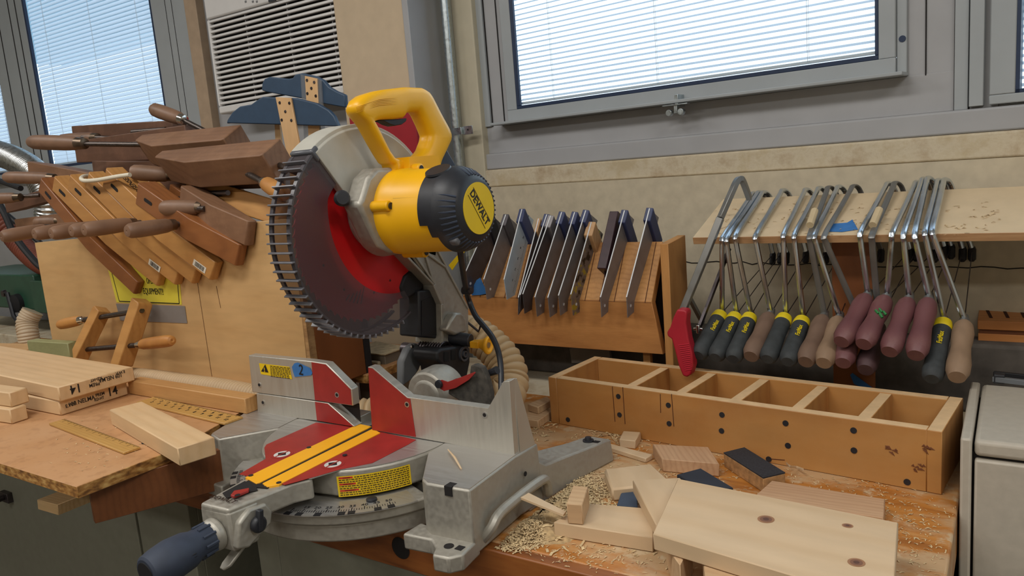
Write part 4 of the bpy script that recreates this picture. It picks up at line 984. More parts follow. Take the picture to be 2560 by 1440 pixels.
def slot_part(root, c, x, out, y, ln, w_, mat=None):
    m = MB(); pts = [Vector(c)+x*(ln/2*s+w_/2*math.cos(R(a)))+y*(w_/2*math.sin(R(a))) for s, rng in ((1, range(-90, 91, 30)), (-1, range(90, 271, 30))) for a in rng]
    m.prism(pts, out*.0006); m.build('slot', m_darkline, root)
YJ = FY-.0008
hung = [  # label, heel px, tip px, width, thickness, material, screw px, handle end px, handle length, barcode
 ('dark orange hung clamp, leftmost and lowest on the plywood box front', (116, 458), (338, 722), .036, .036, m_cl2, (160, 566), (3, 598), .105, None),
 ('maple hung clamp second from the left on the plywood box front', (150, 455), (395, 700), .036, .036, m_cl, (207, 566), (84, 590), .105, None),
 ('maple hung clamp with a small barcode sticker, left of its barcoded neighbour', (190, 452), (440, 696), .037, .038, m_cl, (258, 564), (126, 588), .105, (373, 666)),
 ('maple hung clamp between the two hung clamps with barcode stickers', (235, 446), (484, 693), .037, .036, m_cl, (312, 560), (176, 580), .105, None),
 ('maple hung clamp with a barcode sticker, right of the other barcoded clamp', (280, 440), (530, 680), .044, .040, m_cl, (352, 556), (208, 578), .108, (480, 669)),
 ('brown topped orange clamp, rightmost of those hung on the plywood box front', (362, 480), (592, 640), .046, .042, m_cl2, (446, 560), (316, 580), .100, None)]
for i, (lab, hp_, tp_, wd, th, mt, sp_, he, hl, bc) in enumerate(hung):
    yj = YJ-th/2-(.001*i)
    H_, T_ = Yp(*hp_, yj), Yp(*tp_, yj)
    t = thing('hand_screw_clamp', lab, 'clamp', (H_+T_)/2, group='clamps hung on the plywood box')
    mb, (x, out, y, Ln) = jaw(H_, T_, wd, th, (0, -1, 0)); mb.build('jaw', mt, t, bevel=.0016)
    H2 = H_+Vector((0, FY+.022-yj+th/2, .0)); T2 = T_+Vector((0, FY+.022-yj+th/2, 0)); T2 = H2+(T2-H2)*.9
    mb, _ = jaw(H2, T2, wd*.6, .03, (0, 1, 0)); mb.build('jaw', mt, t, bevel=.0016)
    s_ = Yp(*sp_, yj-th/2); e_ = Xp(he[0], he[1], s_.x); e_ = Vector((s_.x, e_.y, s_.z+(e_.z-s_.z)*.6)); dr = (s_-e_).normalized(); b_ = e_+dr*hl
    screw_part(t, b_, s_+Vector((0, .09, 0))); handle_part(t, b_, e_, .0148)
    u_ = H_+x*(.028)+out*(th/2)
    slot_part(t, H_+x*.045+out*(th/2), x, out, y, .020, .0075)
    screw_part(t, H_+x*.045+out*(th/2-.006), H_+x*.045-out*.12)
    handle_part(t, H_+x*.045-out*.12, H_+x*.045-out*.21, .0145)
    if bc:
        c = Yp(*bc, yj-th/2); k = (c-H_).dot(x); hh = th/2-(k-Ln*.58)/(Ln*.42)*th*(1-.38)
        xt = (x*(Ln*.42)-out*(th*.62)).normalized(); o2 = xt.cross(y)*-1
        if o2.dot(out) < 0: o2 = -o2
        c = H_+x*k+out*(hh+.0026)+y*((c-H_).dot(y)); m = MB(); m.prism([c+xt*a+y*b for a, b in ((-.017, -.007), (.017, -.007), (.017, .007), (-.017, .007))], o2*.0003); st = m.build('barcode_sticker', m_barc, t)
        m = MB(); rr = random.Random(i); a = -.012
        while a < .012:
            w_ = rr.choice((.0004, .0007, .0012)); m.prism([c+o2*.0003+xt*p_+y*b for p_, b in ((a, -.005), (a+w_, -.005), (a+w_, .005), (a, .005))], o2*.0002); a += w_+rr.choice((.0005, .0008))
        m.build('barcode', m_ink, st)
    if i == 4: text('JORGENSEN', H_+x*.075+y*(wd/2)*(1 if y.z > 0 else -1)-out*.0+(y*(1 if y.z > 0 else -1))*.0006, -x, out, .016, m_ink, parent=t)
# free clamps, heaped on the box: every point = (px, py, depth plane y)
def Q(a): return Yp(*a)
def free_clamp(label, jaws, screws, handles, slots=(), group='clamps heaped on the plywood box', name='hand_screw_clamp'):
    c = sum((Q(j[0])+Q(j[1]) for j in jaws), Vector())/(2*len(jaws))
    t = thing(name, label, 'clamp', c, group=group)
    for a, b, w_, th, out, mt, *k in jaws:
        mb, (x, o, y, Ln) = jaw(Q(a), Q(b), w_, th, out, taper_=(k[0] if k else .62)); mb.build('jaw', mt, t, bevel=.002)
    for a, b in screws: screw_part(t, Q(a), Q(b))
    for a, b, r, *k in handles: handle_part(t, Q(a), Q(b), r, k[0] if k else None, k[1] if len(k) > 1 else None)
    for a, x, o in slots:
        x = Vector(x).normalized(); o = Vector(o).normalized(); slot_part(t, Q(a), x, o, x.cross(o), .010, .007)
    return t
# front pair on top of the heap
free_clamp('big brown clamp at the front of the heap, nearest the saw guard', [((697, 402, .965), (402, 426, .955), .060, .058, (-.1, -.86, -.5), m_cl3, .62), ((690, 440, 1.03), (420, 452, 1.02), .045, .045, (0, 1, 0), m_cl4, .62)],
  [((560, 404, 1.02), (664, 458, .90)), ((672, 402, 1.02), (740, 430, .90))], [((660, 456, .905), (712, 486, .87), .0145, m_hd2, m_chrome)], [((516, 388, .952), (1, 0, .05), (0, -.3, 1))])
free_clamp('big brown clamp behind the front one, its long left handle crossing the blind', [((598, 362, 1.03), (352, 382, 1.02), .060, .058, (-.1, -.86, -.5), m_cl3, .70), ((470, 372, 1.09), (205, 384, 1.08), .045, .035, (0, 1, 0), m_cl4, .8)],
  [((400, 362, 1.03), (205, 360, .97)), ((585, 366, 1.06), (600, 376, .98))], [((212, 359, .972), (75, 355, .945), .0175)], [((518, 330, 1.028), (1, 0, .05), (0, -.3, 1)), ((583, 332, 1.028), (1, 0, .05), (0, -.3, 1))])
free_clamp('dark clamp lying at the back of the heap against the blind', [((445, 322, 1.16), (178, 334, 1.15), .040, .036, (0, -1, 0), m_cl4, .7), ((480, 332, 1.11), (235, 366, 1.10), .036, .034, (0, 1, 0), m_cl4, .8)],
  [((275, 345, 1.12), (205, 343, 1.10)), ((330, 330, 1.12), (415, 323, 1.14))], [((245, 344, 1.115), (150, 350, 1.10), .0155)])
free_clamp('clamp with one upright slanted handle sticking up above the heap', [((560, 372, 1.10), (330, 395, 1.09), .036, .034, (0, 1, 0), m_cl4, .7)],
  [((455, 298, 1.10), (530, 336, 1.09))], [((462, 301, 1.10), (381, 272, 1.09), .0165, None, m_chrome)])
free_clamp('dark flat clamp lying under the heap with its handle end facing out', [((640, 425, 1.06), (228, 420, 1.05), .036, .040, (0, -1, 0), m_cl4, .8)],
  [((440, 440, .98), (520, 452, 1.04))], [((432, 438, .985), (326, 430, .93), .0165)])
# behind left: clamps whose handles reach past the box edge
free_clamp('brown clamp lying behind the hung clamps, one handle pointing left at the duct', [((250, 452, 1.09), (85, 420, 1.08), .038, .034, (0, 1, 0), m_cl3, .7)],
  [((128, 446, 1.02), (160, 448, 1.06))], [((138, 446, 1.02), (12, 443, .97), .0155)])
free_clamp('dark clamp hung behind the box corner, short handle crossing the black pole', [((150, 482, 1.09), (26, 516, 1.06), .036, .03, (0, 1, 0), m_cl4, .8)],
  [((40, 492, 1.02), (98, 488, 1.06))], [((52, 493, 1.02), (-55, 499, .97), .0150)])
free_clamp('low dark clamp behind the box corner beside the red ribbed hose', [((250, 538, 1.06), (52, 562, 1.05), .034, .03, (0, 1, 0), m_cl3, .8)],
  [((60, 563, 1.05), (110, 556, 1.07))], [((150, 552, 1.05), (88, 556, 1.02), .0145)])
free_clamp('pale maple clamp on the heap right of the handle with the white cord', [((480, 465, 1.00), (700, 535, .985), .046, .036, (0, -1, .3), m_cl, .62)],
  [((512, 484, .98), (570, 482, .965))], [])
free_clamp('grey topped brown clamp leaning into the box above the orange one', [((470, 492, .955), (615, 585, .925), .050, .040, (0, -1, 0), m_cl3, .55)],
  [((440, 520, .93), (512, 522, .92))], [((508, 519, .93), (404, 520, .90), .0155)], [((480, 490, .934), (.8, 0, -.6), (0, -1, 0))])
# small clamp leaning on the box front
ya, yb_ = .918, .885
t = free_clamp('small maple clamp leaning upright against the front of the plywood box', [((256, 772, ya), (196, 896, yb_-.01), .030, .030, (-1, 0, 0), m_cl, .9), ((356, 752, ya), (300, 925, yb_-.01), .034, .032, (1, 0, 0), m_cl, .9)],
  [((206, 800, ya-.01), (356, 776, ya-.01)), ((200, 875, yb_), (352, 862, yb_))], [((208, 799, ya-.01), (148, 812, ya-.018), .0125, m_hd2, m_chrome), ((346, 862, yb_), (431, 851, yb_-.012), .0125, m_hd2, m_chrome)], group='clamps on the support table')
# white cable resting over the hung clamps
pth = [Q((325, 437, .90)), Q((290, 442, .895)), Q((245, 450, .893)), Q((212, 452, .895)), Q((203, 446, .90)), Q((214, 440, .93)), Q((240, 442, .96))]
tag(MB().tube(smoothpath(pth, 5), .0045, 10).build('white_cable', plain('cable_white', (214, 206, 186), .5)), 'loop of white cable lying over the tops of the hung clamps', 'cable')
# ------------------------------------------------------------------ T-squares standing in the box
m_navy = plain('tsquare_head', (44, 66, 90), .5, noise=.08, nscale=60)
m_tw = wood('tsquare_blade', (214, 176, 130), (190, 148, 100), 10, stretch=(5, 5, 1), rough=.5)
def acr():
    t = NT('acrylic_edge'); tr = t.add('ShaderNodeBsdfTransparent'); tr.inputs[0].default_value = (.86, .88, .9, 1); mx_ = t.add('ShaderNodeMixShader'); mx_.inputs[0].default_value = .22
    t.b.inputs['Base Color'].default_value = rgb(170, 172, 176); t.b.inputs['Roughness'].default_value = .15; t.link(tr.outputs[0], mx_.inputs[1]); t.link(t.b.outputs[0], mx_.inputs[2]); t.link(mx_.outputs[0], t.out.inputs[0]); return t.m
m_acr = acr()
def tsq(label, head, blade, yy, acrylic=None, screws=()):
    H_ = [Yp(a, b, yy) for a, b in head]; t = thing('t_square', label, 'T-square', sum(H_, Vector())/len(H_), group='T-squares standing in the clamp box')
    MB().prism(H_, (0, .009, 0)).build('head', m_navy, t, bevel=.002)
    if blade: MB().prism([Yp(a, b, yy)+Vector((0, -.0045, 0)) for a, b in blade], (0, .004, 0)).build('blade', m_tw, t, bevel=.0005, bseg=1)
    if acrylic: 
        for q in acrylic: MB().prism([Yp(a, b, yy)+Vector((0, -.004, 0)) for a, b in q], (0, .003, 0)).build('clear_edge', m_acr, t)
    for a, b in screws: MB().lathe([(0, .0032), (.0012, .0026)], Yp(a, b, yy)-Vector((0, .0045, 0)), (0, -1, 0), 10).build('screw', m_dksteel, t)
    return t
tsq('front T-square with a dark blue head and plain pale blade', [(566, 309), (568, 300), (581, 280), (599, 266), (627, 261), (644, 249), (656, 242), (738, 245), (790, 258), (820, 275), (834, 290), (845, 316), (745, 313), (570, 308)], [(693, 243), (731, 245), (764, 420), (770, 600), (735, 600), (728, 420)], 1.045, None, [(704, 257), (728, 258), (718, 279), (709, 300), (733, 301)])
tsq('rear T-square, taller, with a clear edged blade in front of the louvres', [(654, 226), (655, 209), (661, 197), (673, 192), (720, 197), (731, 195), (738, 186), (755, 183), (790, 191), (807, 200), (821, 217), (840, 228), (861, 237), (863, 269), (807, 259), (759, 247), (665, 230)], [(766, 190), (797, 197), (808, 420), (812, 590), (786, 590), (780, 420)], 1.065,
    [[(755, 186), (766, 190), (780, 420), (768, 420)], [(797, 197), (806, 201), (820, 420), (808, 420)]], [(772, 201), (790, 206), (783, 221), (773, 234), (794, 240)])
t = thing('t_square', 'T-square showing only a thin wooden blade just behind the front T-square', 'T-square', Yp(700, 400, 1.075), group='T-squares standing in the clamp box')
MB().prism([Yp(a, b, 1.072) for a, b in ((686, 300), (698, 300), (722, 600), (700, 600))], (0, .004, 0)).build('blade', m_tw, t); MB().prism([Yp(a, b, 1.077) for a, b in ((672, 262), (760, 262), (760, 300), (660, 300))], (0, .006, 0)).build('head', m_navy, t)
# ------------------------------------------------------------------ planks and rulers on the support table
m_p5 = wood('pine_fresh', (214, 182, 140), (198, 160, 114), 7, stretch=(1, 6, 6), rough=.6, rings=.8)
m_p6 = wood('pine_end', (206, 164, 110), (176, 128, 78), 26, stretch=(1, 3, 3), rough=.7)
TB = .029
def stack(zt, A_, B_, C_, label, marks=(), left=0):
    o = board('pine_board', A_, B_, C_, zt, TB-.0005, m_p5, label, 'board', 'stamped pine boards', bevel=.0022)
    return o
s1 = stack(TZ+TB, (146, 1003), (-330, 918), (319, 953), 'lower of the two stamped pine boards stacked at left, marked 14')
s2 = stack(TZ+2*TB, (144, 968), (-330, 868), (314, 914), 'upper of the two stamped pine boards stacked at left, marked 14')
def endtext(s_, o, px, size, flip=False, sx=1., bold=.0001, dz=0):
    M_ = ROOT[o.name]; xl = M_.to_3x3() @ Vector((0, 1, 0)); nrm = M_.to_3x3() @ Vector((-1, 0, 0)); q = hit(px[0], px[1], M_.translation, nrm)+nrm*.0004
    a = xl if nrm.cross(xl).z*0+1 else xl
    up = Vector((0, 0, 1)); ax_ = up.cross(nrm)
    if flip: ax_, up = -ax_, -up
    text(s_, q, ax_, up, size, m_ink, parent=o, sx=sx, bold=bold)
endtext('14', s2, (189, 971), .024, True, .9, .0002); endtext('109 NELMA', s2, (276, 944), .0115, True, .8); endtext('KD-HT', s2, (240, 948), .008, True, .9); endtext('PREM', s2, (236, 961), .0095, True, .9); endtext('E.W.P.', s2, (300, 931), .008, True, .9)
endtext('14', s1, (281, 979), .024, False, .9, .0002); endtext('100 NELMA', s1, (204, 1003), .0115, False, .9); endtext('E.W.P.', s1, (178, 1012), .009, False, .9); endtext('KD-HT', s1, (248, 997), .008, False, .8); endtext('PREM', s1, (250, 986), .0085, False, .9)
board('pine_offcut', (22, 982), (-150, 960), (12, 962), TZ+.057, .028, m_p5, 'upper board end poking in at the left edge of the support table', 'board', bevel=.002)
board('pine_offcut', (23, 1024), (-150, 1000), (13, 1004), TZ+.0285, .028, m_p5, 'lower board end poking in at the left edge of the support table', 'board', bevel=.002)
board('loose_board', (443, 1121), (273, 1024), (545, 1097), TZ+.0285, .028, m_p5, 'short pale pine board bridging the support table and the saw table', 'board', bevel=.0015)
m_strip = wood('strip_oak', (196, 150, 94), (160, 110, 58), 14, stretch=(1, 8, 8), rough=.6)
board('fence_strip', (611, 997), (318, 951), (639, 984), TZ+.029, .0285, m_strip, 'long wooden strip lying along the back of the support table', 'strip', bevel=.0015)
m_rul = wood('ruler_wood', (196, 154, 86), (164, 118, 56), 16, stretch=(1, 9, 9), rough=.5)
def ruler(A_, B_, C_, zt, label, th=.004, nums=False):
    o = board('wooden_ruler', A_, B_, C_, zt, th, m_rul, label, 'ruler', 'old wooden rulers', bevel=.0008)
    bb = [Vector(v) for v in o.bound_box]; Lx = max(v.x for v in bb); Wy = max(v.y for v in bb); top = max(v.z for v in bb); zz = top if abs(top) > 1e-6 else 0
    M_ = ROOT[o.name]; up = 1 if (M_.to_3x3() @ Vector((0, 0, 1))).z > 0 else -1
    m = MB(); n = int(Lx/.0032)
    for i in range(1, n):
        h = .010 if i % 8 == 0 else (.006 if i % 4 == 0 else .0035); x = Lx*i/n
        m.bb((x-.0002, Wy-h, .0002*up), (x+.0002, Wy-.0005, .0004*up))
    g = m.build('graduations', m_ink, M=Matrix()); g.parent = o; ROOT[g.name] = M_
    if nums:
        W3 = M_.to_3x3()
        for i in range(1, 12):
            p_ = M_ @ Vector((Lx*(1-i/12), Wy*.66, .0003*up)); q_ = M_ @ Vector((Lx*(1-(i+.4)/12), Wy*.36, .0003*up))
            ax_ = -(W3 @ Vector((1, 0, 0))); u2 = Vector((0, 0, 1)).cross(ax_)
            text(str(i), p_, ax_, u2, .0095, m_ink, parent=o); text(str(i+1) if i < 11 else '12', q_, ax_, u2, .0095, m_ink, parent=o)
    return o
ruler((309, 1131), (122, 1058), (354, 1118), TZ+.0045, 'worn wooden ruler lying nearest the front corner of the support table')
ruler((560, 1058), (340, 1005), (606, 1041), TZ+.0045, 'wooden ruler with printed numbers lying behind the loose pine board', nums=True)
m_green = wood('treated_pine', (150, 150, 104), (124, 122, 78), 26, stretch=(2, 2, 5), rough=.7, rings=.4)
A_ = Zp(66, 852, TZ+.060); B_ = Zp(168, 858, TZ+.060); C_ = Zp(38, 843, TZ+.060)
board('treated_block', 0, 0, 0, 0, .0595, m_green, 'greenish treated wood block behind the stamped boards', 'block', bevel=.002, world=(A_, B_, C_))
board('thin_board', (60, 876), (-60, 873), (20, 858), TZ+.012, .0115, m_p6, 'thin board flat on the support table at the far left', 'board')
hose('flexible_hose', 'tan ribbed hose lying along the front foot of the plywood clamp box', [Yp(300, 940, .905), Yp(380, 947, .903), Yp(470, 960, .902), Yp(560, 973, .90), Yp(640, 988, .898), Yp(690, 992, .90)], .021, .0085, plain('hose_pale', (186, 160, 124), .6, noise=.04))
MB().lathe([(0, .005), (.0012, .005), (.0012, .003)], Zp(362, 1108, TZ), (0, 0, 1), 16).build('screw_head', m_dark, pb)
# ------------------------------------------------------------------ machines and hoses at the far left
m_mgreen = plain('machine_green', (34, 74, 56), .4, noise=.12, nscale=30)
gm = thing('green_machine', 'dark green bench machine beyond the plywood box at the far left', 'machine', (-2.6, 1.45, TZ))
gy = 1.36
m = MB(); a = Yp(-120, 683, gy); b = Yp(112, 860, gy); m.bb((a.x, gy, TZ+.001), (b.x, gy+.25, a.z)); m.build('body', m_mgreen, gm, bevel=.006)
m = MB(); a = Yp(73, 702, gy-.03); b = Yp(140, 850, gy-.03); m.bb((a.x, gy-.03, TZ+.001), (b.x, gy-.018, a.z)); m.build('side_plate', m_mgreen, gm, bevel=.003)
MB().lathe([(0, .036), (.02, .034), (.024, .02)], Yp(48, 757, gy-.002), (.15, -1, 0), 24).build('hand_wheel', m_black, gm)
m = MB(); m.tube([Yp(18, 732, gy-.025), Yp(34, 790, gy-.03), Yp(46, 806, gy-.03)], .008, 8); m.build('lever', m_dark, gm)
MB().lathe([(0, .014), (.012, .012)], Yp(14, 733, gy-.02), (0, -1, 0), 16).build('lever_hub', m_dksteel, gm)
hose('duct_elbow', 'short tan duct elbow standing beside the green machine', [Yp(78, 872, 1.25), Yp(70, 835, 1.25), Yp(68, 805, 1.26), Yp(82, 778, 1.28)], .035, .009, plain('elbow_tan', (196, 176, 148), .5, noise=.03), 'duct')
hose('metal_duct', 'shiny flexible metal duct arching at the upper left by the window', [Yp(-90, 350, 1.4), Yp(-20, 378, 1.4), Yp(40, 400, 1.38), Yp(95, 440, 1.36), Yp(120, 500, 1.34), Yp(125, 560, 1.34)], .048, .011, metal('duct_alu', (186, 188, 188), .28, noise=.08), 'duct')
hose('ribbed_hose', 'rusty red ribbed hose behind the black pole at the left edge', [Yp(-60, 500, 1.42), Yp(10, 560, 1.42), Yp(50, 610, 1.42), Yp(100, 655, 1.40), Yp(150, 670, 1.38)], .042, .017, plain('hose_rust', (122, 62, 44), .5, noise=.1), depth=.2)
tag(MB().tube(smoothpath([Yp(-20, 480, 1.2), Yp(12, 535, 1.2), Yp(40, 595, 1.2), Yp(88, 655, 1.2), Yp(130, 700, 1.2), Yp(165, 800, 1.2)+Vector((0, 0, -.05)), Vector((Yp(165, 800, 1.2).x, 1.2, TZ+.008))], 5), .011, 10).build('black_pole', m_black), 'black pole slanting down in front of the red ribbed hose', 'pole')
tag(MB().tube(smoothpath([Vector((-2.75, 1.33, TZ+.20)), Yp(-90, 440, 1.24), Yp(-30, 445, 1.22), Yp(10, 456, 1.22), Yp(52, 471, 1.22)], 4), .009, 10).build('black_tube', m_black), 'short black tube end pointing right below the metal duct', 'tube')
m = MB(); zc2 = Yp(40, 665, LY).z; m.tube([(-3.3+.03*i, LY-.0005, zc2+random.uniform(-.004, .004)) for i in range(34)], .0016, 4, sq=True); m.build('trim_10', m_darkline)['kind'] = 'structure'
# ================================================================== sectioned pine tray (stands square to the window wall)
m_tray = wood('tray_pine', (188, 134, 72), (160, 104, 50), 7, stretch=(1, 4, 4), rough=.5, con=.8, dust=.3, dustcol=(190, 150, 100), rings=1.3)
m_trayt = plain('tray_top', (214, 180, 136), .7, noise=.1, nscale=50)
def wz0(px, py, z): return ROTW.inverted() @ Zp(px, py, z)
TRZ = .0897
c = [wz0(1373.8, 940.6, TRZ), wz0(2355, 1083.8, TRZ), wz0(1486, 891, TRZ), wz0(2407.5, 994, TRZ)]
x0, x1 = (c[0].x+c[2].x)/2, (c[1].x+c[3].x)/2; y0, y1 = (c[0].y+c[1].y)/2, (c[2].y+c[3].y)/2
tray = thing('sectioned_tray', 'long pine tray with six open sections and dark screws along its front', 'tray', M=MW @ Matrix.Translation(((x0+x1)/2, (y0+y1)/2, 0)))
def tb(name, a, b, mat, **k):
    o = MB().bb(a, b).xf(MW).build(name, mat, tray, **k); return o
TH_ = .0185
def tpart(name, a, b):
    mb = MB().bb(a, b); mb.mi = [0, 0, 0, 0, 0, 0]
    # top faces carry a paler tone than the sides
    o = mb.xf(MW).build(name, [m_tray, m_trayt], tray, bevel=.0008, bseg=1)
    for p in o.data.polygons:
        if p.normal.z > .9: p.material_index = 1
    return o
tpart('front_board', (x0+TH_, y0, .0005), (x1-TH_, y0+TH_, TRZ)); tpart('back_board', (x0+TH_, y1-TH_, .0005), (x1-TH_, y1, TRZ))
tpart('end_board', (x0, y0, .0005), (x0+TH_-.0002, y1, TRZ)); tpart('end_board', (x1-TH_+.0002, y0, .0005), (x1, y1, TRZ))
for a, b in ((1545, 1576), (1670, 1699), (1806, 1838), (1963, 1992), (2131, 2162)):
    xa, xb = wz0(a, 972+(a-1560)*.145, TRZ).x, wz0(b, 972+(b-1560)*.145, TRZ).x; xm = (xa+xb)/2
    tpart('divider', (xm-.009, y0+TH_+.0003, .0005), (xm+.009, y1-TH_-.0003, TRZ-.001))
tb('bottom_board', (x0+TH_, y0+TH_, .001), (x1-TH_, y1-TH_, .008), m_tray)
sc = [(1546, 991), (1549, 1037), (1420, 1049), (1671, 1013), (1673, 1059), (1805, 1037), (1804, 1077), (1964, 1058), (1970, 1114), (2134, 1076), (2135, 1126), (2268, 1205), (1922, 1148)]
def tf(px, py): return ROTW.inverted() @ hit(px, py, ROTW @ Vector((0, y0, 0)), ROTW @ Vector((0, 1, 0)))
for a, b in sc:
    p = tf(a, b); MB().lathe([(0, .0046), (.0008, .0046)], (p.x, y0-.0008, p.z), (0, 1, 0), 14).xf(MW).build('screw', m_dark, tray)
m = MB()
for a, b in (((1531, 966), (1538, 1054)), ((1557, 968), (1563, 1060)), ((1651, 985), (1652, 1032)), ((1679, 985), (1685, 1066)), ((1925, 1147), (1962, 1150))):
    p, q = tf(*a), tf(*b); m.tube([(p.x, y0-.0002, p.z), (q.x, y0-.0002, q.z)], .0006, 4, sq=True)
m.xf(MW).build('pencil_line', plain('brown_line', (70, 26, 14), .7), tray)
m = MB(); rnd = random.Random(4)
for (cx_, cy_, r_) in ((2225, 1120, 26), (2290, 1165, 30), (2310, 1120, 12)):
    for k in range(7):
        a0 = rnd.uniform(-.7, -.1); px_, py_ = cx_+rnd.uniform(-r_, r_)*.6, cy_+rnd.uniform(-r_, r_)*.4; ln = rnd.uniform(8, 22)
        p, q = tf(px_, py_), tf(px_+ln*math.cos(a0), py_+ln*math.sin(a0)*-1); q2 = (p+q)/2+Vector((0, 0, .002)); m.tube([(v.x, y0-.0001, v.z) for v in (p, q2, q)], [.0003, .0017, .0002], 6)
m.xf(MW).build('dark_smears', plain('smear', (112, 66, 38), .8), tray)
# ================================================================== try square rack
m_rack = wood('rack_fir', (190, 132, 74), (142, 84, 38), 34, stretch=(1, 6, 6), rough=.55)
m_rackp = wood('rack_panel', (196, 142, 82), (158, 104, 52), 26, stretch=(6, 6, 1), rough=.55)
RY = 1.36
rk = thing('try_square_rack', 'slotted wooden rack holding try squares below the window wall', 'rack', (-.78, 1.4, 0))
zt_, zb_ = .2032, .0995; xl_, xr_ = -1.045, -.566
us = Vector((0, .54, .842)).normalized(); ns = Vector((0, -us.z, us.y))
m = MB(); m.prism([(xl_, RY, zt_), (-.5876, RY, zt_), (-.5690, RY, zb_), (xl_, RY, zb_)], (0, .018, 0)); m.build('front_board', m_rack, rk, bevel=.001, bseg=1)
m = MB(); a = Vector((xl_, RY, zt_)); b = Vector((-.5876, RY, zt_)); m.prism([a, b, b+us*.13, a+us*.13], -ns*.018); m.build('top_board', m_rackp, rk, bevel=.001, bseg=1)
m = MB(); m.prism([(-.565, RY, .001), (-.565, RY, .3165), (-.565, 1.452, .322), (-.565, 1.452, .001)], (.0165, 0, 0)); m.build('end_panel', m_rackp, rk, bevel=.001, bseg=1)
MB().bb((-1.02, RY+.02, .001), (-1.0, RY+.08, zt_-.01)).build('end_panel', m_rackp, rk)
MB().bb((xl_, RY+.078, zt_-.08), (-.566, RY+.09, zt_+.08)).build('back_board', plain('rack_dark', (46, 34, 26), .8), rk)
MB().bb((-.62, RY+.0185, .001), (-.605, RY+.03, zt_-.03)).build('inner_brace', m_rackp, rk)
m_sqst = metal('square_steel', (136, 132, 134), .42, noise=.15, nscale=50, met=.45)
m_sqdk = metal('square_dark', (86, 82, 86), .45, noise=.2, nscale=60, met=.4)
m_sqlt = metal('square_bright', (178, 192, 204), .4, noise=.06, met=.35)
m_stock = plain('stock_navy', (44, 54, 92), .45, noise=.1)
m_stwood = wood('stock_beech', (196, 156, 112), (160, 116, 74), 24, stretch=(3, 3, 1), rough=.5)
m_strose = wood('stock_rosewood', (64, 42, 48), (42, 26, 32), 24, stretch=(3, 3, 1), rough=.4)
m_edge = plain('edge_highlight', (206, 210, 214), .3)  # pale colour standing in for light caught on the blade edges
def z1(a, b): return (1100+a/3.2727, 480+b/3.2727)
def tsquare(label, tip, top, w_, mat, smat, slen=.085, sw=.026, st=.016, yt=1.335, yp=1.437, hole=True, stock=True, name='try_square', speck=False, out=0.):
    T_, P_ = Yp(*z1(*tip), yt), Yp(*z1(*top), yp); ax_ = (P_-T_); Ln = ax_.length; ax_.normalize()
    fx = (EX-ax_*EX.dot(ax_)).normalized(); wv = ax_.cross(fx);
    if wv.y > 0: wv = -wv
    t = thing(name, label, 'try square', (T_+P_)/2, group='try squares in the slotted rack')
    o_ = T_; th = .0016
    prof = [o_+ax_*.034+wv*(w_*.5), o_, o_+ax_*.020-wv*(w_*.42), o_+ax_*Ln-wv*(w_*.42), o_+ax_*Ln+wv*(w_*.5)]
    m = MB(); m.prism([p-fx*th/2 for p in prof], fx*th); bl_ = m.build('blade', mat, t)
    q_ = [prof[0]+wv*.0002, prof[-1]+wv*.0002]; MB().prism([q_[0]-fx*.0012, q_[0]+fx*.0012, q_[1]+fx*.0012, q_[1]-fx*.0012], wv*.0006).build('highlight_strip', m_edge, bl_)  # added strip, the edge's highlight put into its colour
    if hole: 
        hl = MB().lathe([(0, .0040), (.0004, .0040)], o_+ax_*.024+wv*.002+fx*th/2, fx, 14); hl.lathe([(.0004, .003), (.0006, .003)], o_+ax_*.024+wv*.002+fx*th/2, fx, 14, 1); hl.build('hole', [m_sqst, m_edge], t)
    if stock:
        c0 = o_+ax_*(Ln-sw)+wv*(w_*.5+out); m = MB(); sd_ = -wv if out else (-wv*.82-ax_*.42).normalized(); q = [c0, c0+ax_*(sw+.002), c0+ax_*(sw+.002)+sd_*slen, c0+sd_*slen]
        m.prism([p-fx*st/2 for p in q], fx*st); m.build('stock', smat, t, bevel=.0015)
    return t
L_ = 'left to right in the slotted rack'
tsquare('dark try square with a black stock, seen right under the saw motor', (215, 830), (478, 240), .062, m_sqdk, m_dark)
t = tsquare('worn grey try square with a dark metal stock, second from the saw motor', (385, 880), (600, 240), .066, m_sqst, m_sqdk, hole=True)
t = tsquare('bright ruled square with printed inch numbers and a dark blue stock', (548, 880), (722, 190), .056, m_sqlt, m_stock, yt=1.328, hole=False, sw=.03, slen=.09)
ch = t.children[0]; T_, P_ = Yp(*z1(548, 880), 1.328), Yp(*z1(722, 190), 1.437); ax_ = (P_-T_).normalized(); fx = (EX-ax_*EX.dot(ax_)).normalized(); wv = ax_.cross(fx); wv = -wv if wv.y > 0 else wv
m = MB()
for i in range(1, 52):
    p = T_+ax_*(.02+.0034*i)+fx*.0009-wv*.016; m.prism([p-ax_*.0002, p+ax_*.0002, p+ax_*.0002+wv*(.008 if i % 8 == 0 else .004), p-ax_*.0002+wv*(.008 if i % 8 == 0 else .004)], fx*.0002)
g = m.build('graduations', m_ink, t)
for i in range(1, 8): text(str(i), T_+ax_*(.02+.0254*i)+fx*.001-wv*.001, wv, ax_, .008, m_ink, parent=t)
tsquare('narrow dark square with a light wooden stock beside the bright ruled square', (640, 1005), (835, 240), .030, m_sqdk, m_stwood, sw=.03, hole=False, st=.010, slen=.03)
tsquare('dark blue tinted square just right of the wooden stocked narrow one', (650, 985), (905, 210), .034, m_sqdk, m_stock, hole=False)
tsquare('dark brown square with a grey steel stock, third left of the speckled one', (692, 995), (960, 240), .060, m_sqdk, m_sqst, hole=False)
tsquare('blue stocked steel square, leftmost of the three alike left of the speckled one', (795, 1020), (1050, 208), .060, m_sqst, m_stock)
